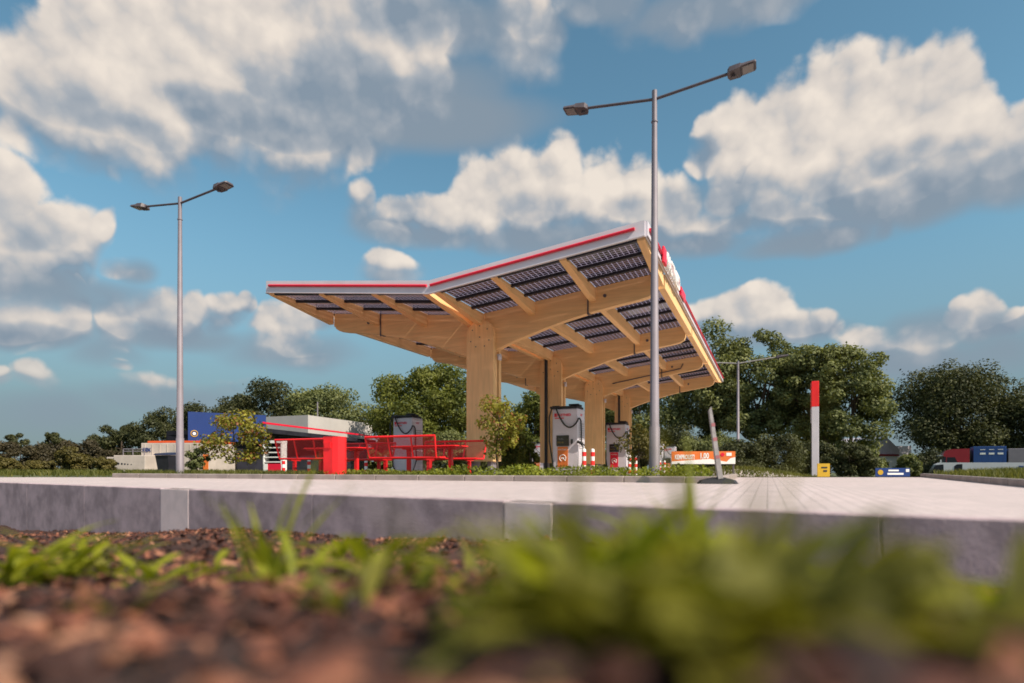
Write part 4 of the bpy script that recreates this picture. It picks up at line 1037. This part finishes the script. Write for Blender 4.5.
# domes: centre of the base line, half width, height above it
cover=[(75,120,105,62),(30,110,50,50),(150,125,60,100),(200,90,90,100),(110,50,60,60),(285,108,75,105),(350,60,80,70),(240,30,150,50),(330,20,60,40),(425,82,34,34),(400,30,70,40),(450,40,50,30),(520,45,40,50),(545,30,22,22),(60,135,80,26),(290,128,120,46),(190,132,90,40),(395,112,60,40),
 (600,8,60,22),(700,12,110,30),(780,2,50,16),
 (12,215,42,46),(70,250,44,38),(35,250,50,40),(100,245,16,34),(-6,250,20,60),(132,268,20,12,.7),
 (20,330,50,34),(65,325,28,30),(80,312,12,18),(120,325,34,32),(165,322,40,32),(195,318,20,24),(225,315,30,20),(245,308,14,14),(285,345,38,30,.8),(270,325,24,20,.8),(300,320,40,18,.7),
 (40,381,20,17,.8),(8,383,20,12,.8),(120,366,14,9,.6),(165,388,46,15,.5),(230,384,30,10,.5),(310,365,30,12,.6),
 (388,275,34,24),(378,265,18,16),
 (360,208,22,32),(400,228,40,32),(440,230,50,36),(480,215,34,52),(520,215,44,62),(558,200,34,58),(600,205,40,55),(640,215,34,52),(670,222,32,42),(700,240,40,24),(660,240,60,16),
 (684,210,18,14),(726,206,22,20),(715,232,60,12),(785,228,42,34),(770,215,20,24),(840,230,50,22),(885,232,14,16),
 (718,155,24,32),(705,165,20,18),(745,165,36,60),(790,160,44,70),(826,140,26,70),(850,150,44,80),(895,140,36,66),(930,130,34,64),(960,130,34,68),(985,140,26,44),(900,185,90,50),(830,180,70,40),(1000,165,40,46),(1030,150,40,40),(760,178,50,20),
 (725,318,45,24),(755,320,42,34),(800,330,40,26),(820,322,24,20),(700,325,20,18),
 (860,345,34,22,.8),(930,345,36,24,.8),(895,350,60,14,.7),(958,312,16,18),(975,318,26,26),(1005,322,24,14),(1024,318,16,12)]
base=[(400,112,170,32,1.3),(280,124,130,24,1.2),(340,92,80,40,1.1),(460,90,50,30,.7),(440,22,110,24,.8),(510,40,50,18,.6),(60,95,55,22,.55),(330,75,40,26,.5),(130,128,70,14,.5),
 (600,6,50,12,.6),(720,6,100,14,.8),
 (30,285,80,26,.9),(10,235,30,18,.6),(100,292,60,16,.6),(132,270,24,12,.6),(60,300,80,14,.7),
 (30,338,70,10,.7),(170,336,100,14,.7),(290,352,70,20,.6),(110,350,40,16,.5),
 (560,240,110,18,.9),(540,212,40,18,.55),(420,238,70,12,.6),(620,208,26,14,.5),(370,225,26,16,.6),(690,248,70,12,.6),(740,190,44,20,.6),(750,215,50,14,.5),(810,244,90,14,.9),(680,205,40,20,.5),
 (930,195,140,24,1.1),(1000,180,70,26,1.0),(820,185,60,18,.7),(890,160,40,14,.5),(960,160,50,16,.6),(850,205,80,14,.8),
 (770,334,80,14,.7),(900,362,110,18,.8),(980,330,60,14,.7),(930,330,60,18,.6),(1000,350,60,20,.6),(60,410,90,20,.5),(180,400,90,16,.5)]
def use(g,a,e):
    x=t.new('ShaderNodeGroup'); x.node_tree=g; t.link(a,x.inputs[0]); t.link(e,x.inputs[1]); return x.outputs[0]
dg_=blob_group('cloud_domes',cover,1.5,.22); fc=use(dg_,azw,elw)
fd=use(dg_,azw,t.math('SUBTRACT',elw,t.math('MULTIPLY_ADD',t.math('MAXIMUM',el,0),.088,.004)))
fb=use(blob_group('cloud_undersides',base,1,.35),off(az,vw.outputs[2],.10),off(el,vw.outputs[0],.035))
# cauliflower relief
dw=t.new('ShaderNodeVectorMath',operation='MULTIPLY_ADD'); t.link(nf.outputs['Color'],dw.inputs[0]); dw.inputs[1].default_value=(.015,.015,.015); t.link(G,dw.inputs[2])
def billow(vec,sc,det):
    v=t.new('ShaderNodeTexVoronoi'); v.feature='F1'; v.normalize=True; t.link(vec,v.inputs['Vector'])
    v.inputs['Scale'].default_value=sc; v.inputs['Detail'].default_value=det; v.inputs['Roughness'].default_value=.55; v.inputs['Lacunarity'].default_value=2.3
    return t.math('SUBTRACT',.45,v.outputs['Distance'])
b1=billow(dw.outputs[0],15,2)
sh=t.new('ShaderNodeVectorMath',operation='ADD'); t.link(dw.outputs[0],sh.inputs[0]); sh.inputs[1].default_value=(.010,-.003,.014)
b2=billow(sh.outputs[0],15,1)
b3=billow(G,6.5,1)
dens=t.math('ADD',fc,t.math('ADD',t.math('ADD',t.math('MULTIPLY',b1,1.5),t.math('MULTIPLY',b3,.5)),t.math('MULTIPLY',t.math('SUBTRACT',nf.outputs[0],.5),.5)))
und2=t.smooth(t.math('ADD',fd,t.math('MULTIPLY',b1,.6)),.75,-.25)
under=t.smooth(fb,-.35,.95)
und=t.math('MAXIMUM',und2,t.math('MULTIPLY',under,.9))
mask=t.new('ShaderNodeMapRange',interpolation_type='SMOOTHSTEP'); t.link(dens,mask.inputs[0]); mask.inputs[1].default_value=.12
t.link(t.math('MULTIPLY_ADD',und,1.0,.62),mask.inputs[2]); mask=mask.outputs[0]
sh2=t.new('ShaderNodeVectorMath',operation='ADD'); t.link(G,sh2.inputs[0]); sh2.inputs[1].default_value=(.022,-.006,.030)
b4=billow(sh2.outputs[0],6.5,1)
rel=t.math('ADD',t.math('SUBTRACT',b1,b2),t.math('MULTIPLY',t.math('SUBTRACT',b3,b4),.7))
shade=t.math('ADD',t.math('MULTIPLY',rel,1.35),t.math('MULTIPLY_ADD',t.math('SUBTRACT',nl.outputs[0],.5),.5,.72))
shade=t.math('SUBTRACT',shade,t.math('MULTIPLY',und,.66),clamp=True)
ramp=t.new('ShaderNodeValToRGB'); t.link(shade,ramp.inputs[0]); e=ramp.color_ramp.elements
e[0].position=0; e[0].color=(.235,.30,.375,1); e[1].position=1; e[1].color=(.86,.765,.67,1)
for ps,cc in ((.35,(.40,.43,.47,1)),(.68,(.68,.62,.57,1))):
    x=ramp.color_ramp.elements.new(ps); x.color=cc
CK=4.7
hs=t.new('ShaderNodeHueSaturation'); hs.inputs['Saturation'].default_value=.98; t.link(sky.outputs[0],hs.inputs['Color'])
skc=t.mix(1.0,hs.outputs[0],(.53,.72,.63,1),'MULTIPLY')
# grey-blue veil of far cloud low over the horizon
skc=t.mix(t.math('MULTIPLY',t.smooth(el,.40,.02),.9),skc,(.84,1.08,1.34,1))
fade=t.smooth(el,.03,.20)
cl=t.mix(1.0,ramp.outputs[0],(CK,CK,CK,1),'MULTIPLY')
cl=t.mix(t.math('MULTIPLY_ADD',fade,-.35,.35),cl,(1.15,1.2,1.35,1))
vm=t.math('MULTIPLY',under,.92)
fin=t.mix(vm,skc,(.245*CK,.305*CK,.37*CK,1))
fin=t.mix(t.math('MULTIPLY',mask,t.math('MULTIPLY_ADD',fade,.30,.66)),fin,cl)
t.link(fin,bg.inputs[0])
# the rest of the sky: scattered clouds from one cheap noise (the two halves meet in clear air)
bg2=t.new('ShaderNodeBackground'); bg2.inputs[1].default_value=SKS
m2=t.math('MULTIPLY',t.smooth(nl.outputs[0],.50,.60),t.smooth(el,.0,.1))
t.link(t.mix(m2,skc,(.62*CK,.58*CK,.55*CK,1)),bg2.inputs[0])
inw=t.math('MULTIPLY',t.math('MULTIPLY',t.math('LESS_THAN',t.math('ABSOLUTE',az),.95),t.math('LESS_THAN',el,.86)),t.math('GREATER_THAN',el,-.05))
ms=t.new('ShaderNodeMixShader'); t.link(inw,ms.inputs[0]); t.link(bg2.outputs[0],ms.inputs[1]); t.link(bg.outputs[0],ms.inputs[2]); t.link(ms.outputs[0],out.inputs[0])
w.cycles.sampling_method='MANUAL'; w.cycles.sample_map_resolution=256

sl=bpy.data.lights.new('sun','SUN'); sl.energy=2.8; sl.angle=R(.55); sl.color=(1,.89,.76)
so=bpy.data.objects.new('sun',sl); COL.objects.link(so); so.rotation_euler=SUN.to_track_quat('Z','Y').to_euler(); so.location=(30,10,40)

# ------------------------------------------------------------------ camera
cd=bpy.data.cameras.new('camera'); cam=bpy.data.objects.new('camera',cd); COL.objects.link(cam)
cam.location=(0,0,CZ); cam.rotation_euler=(R(90),0,0)
cd.sensor_width=36; cd.lens=36*F/1024; cd.shift_y=(HY-341.5)/1024; cd.clip_end=4000; cd.clip_start=.02
cd.dof.use_dof=True; cd.dof.focus_distance=21; cd.dof.aperture_fstop=.8
scene.camera=cam
vs_=scene.view_settings; vs_.view_transform='Standard'; vs_.look='None'; vs_.exposure=1.12; vs_.gamma=1; vs_.use_curve_mapping=False
cy=scene.cycles; cy.max_bounces=8; cy.transparent_max_bounces=12; cy.use_denoising=True; cy.sample_clamp_indirect=6
scene.cycles.filter_width=1.7
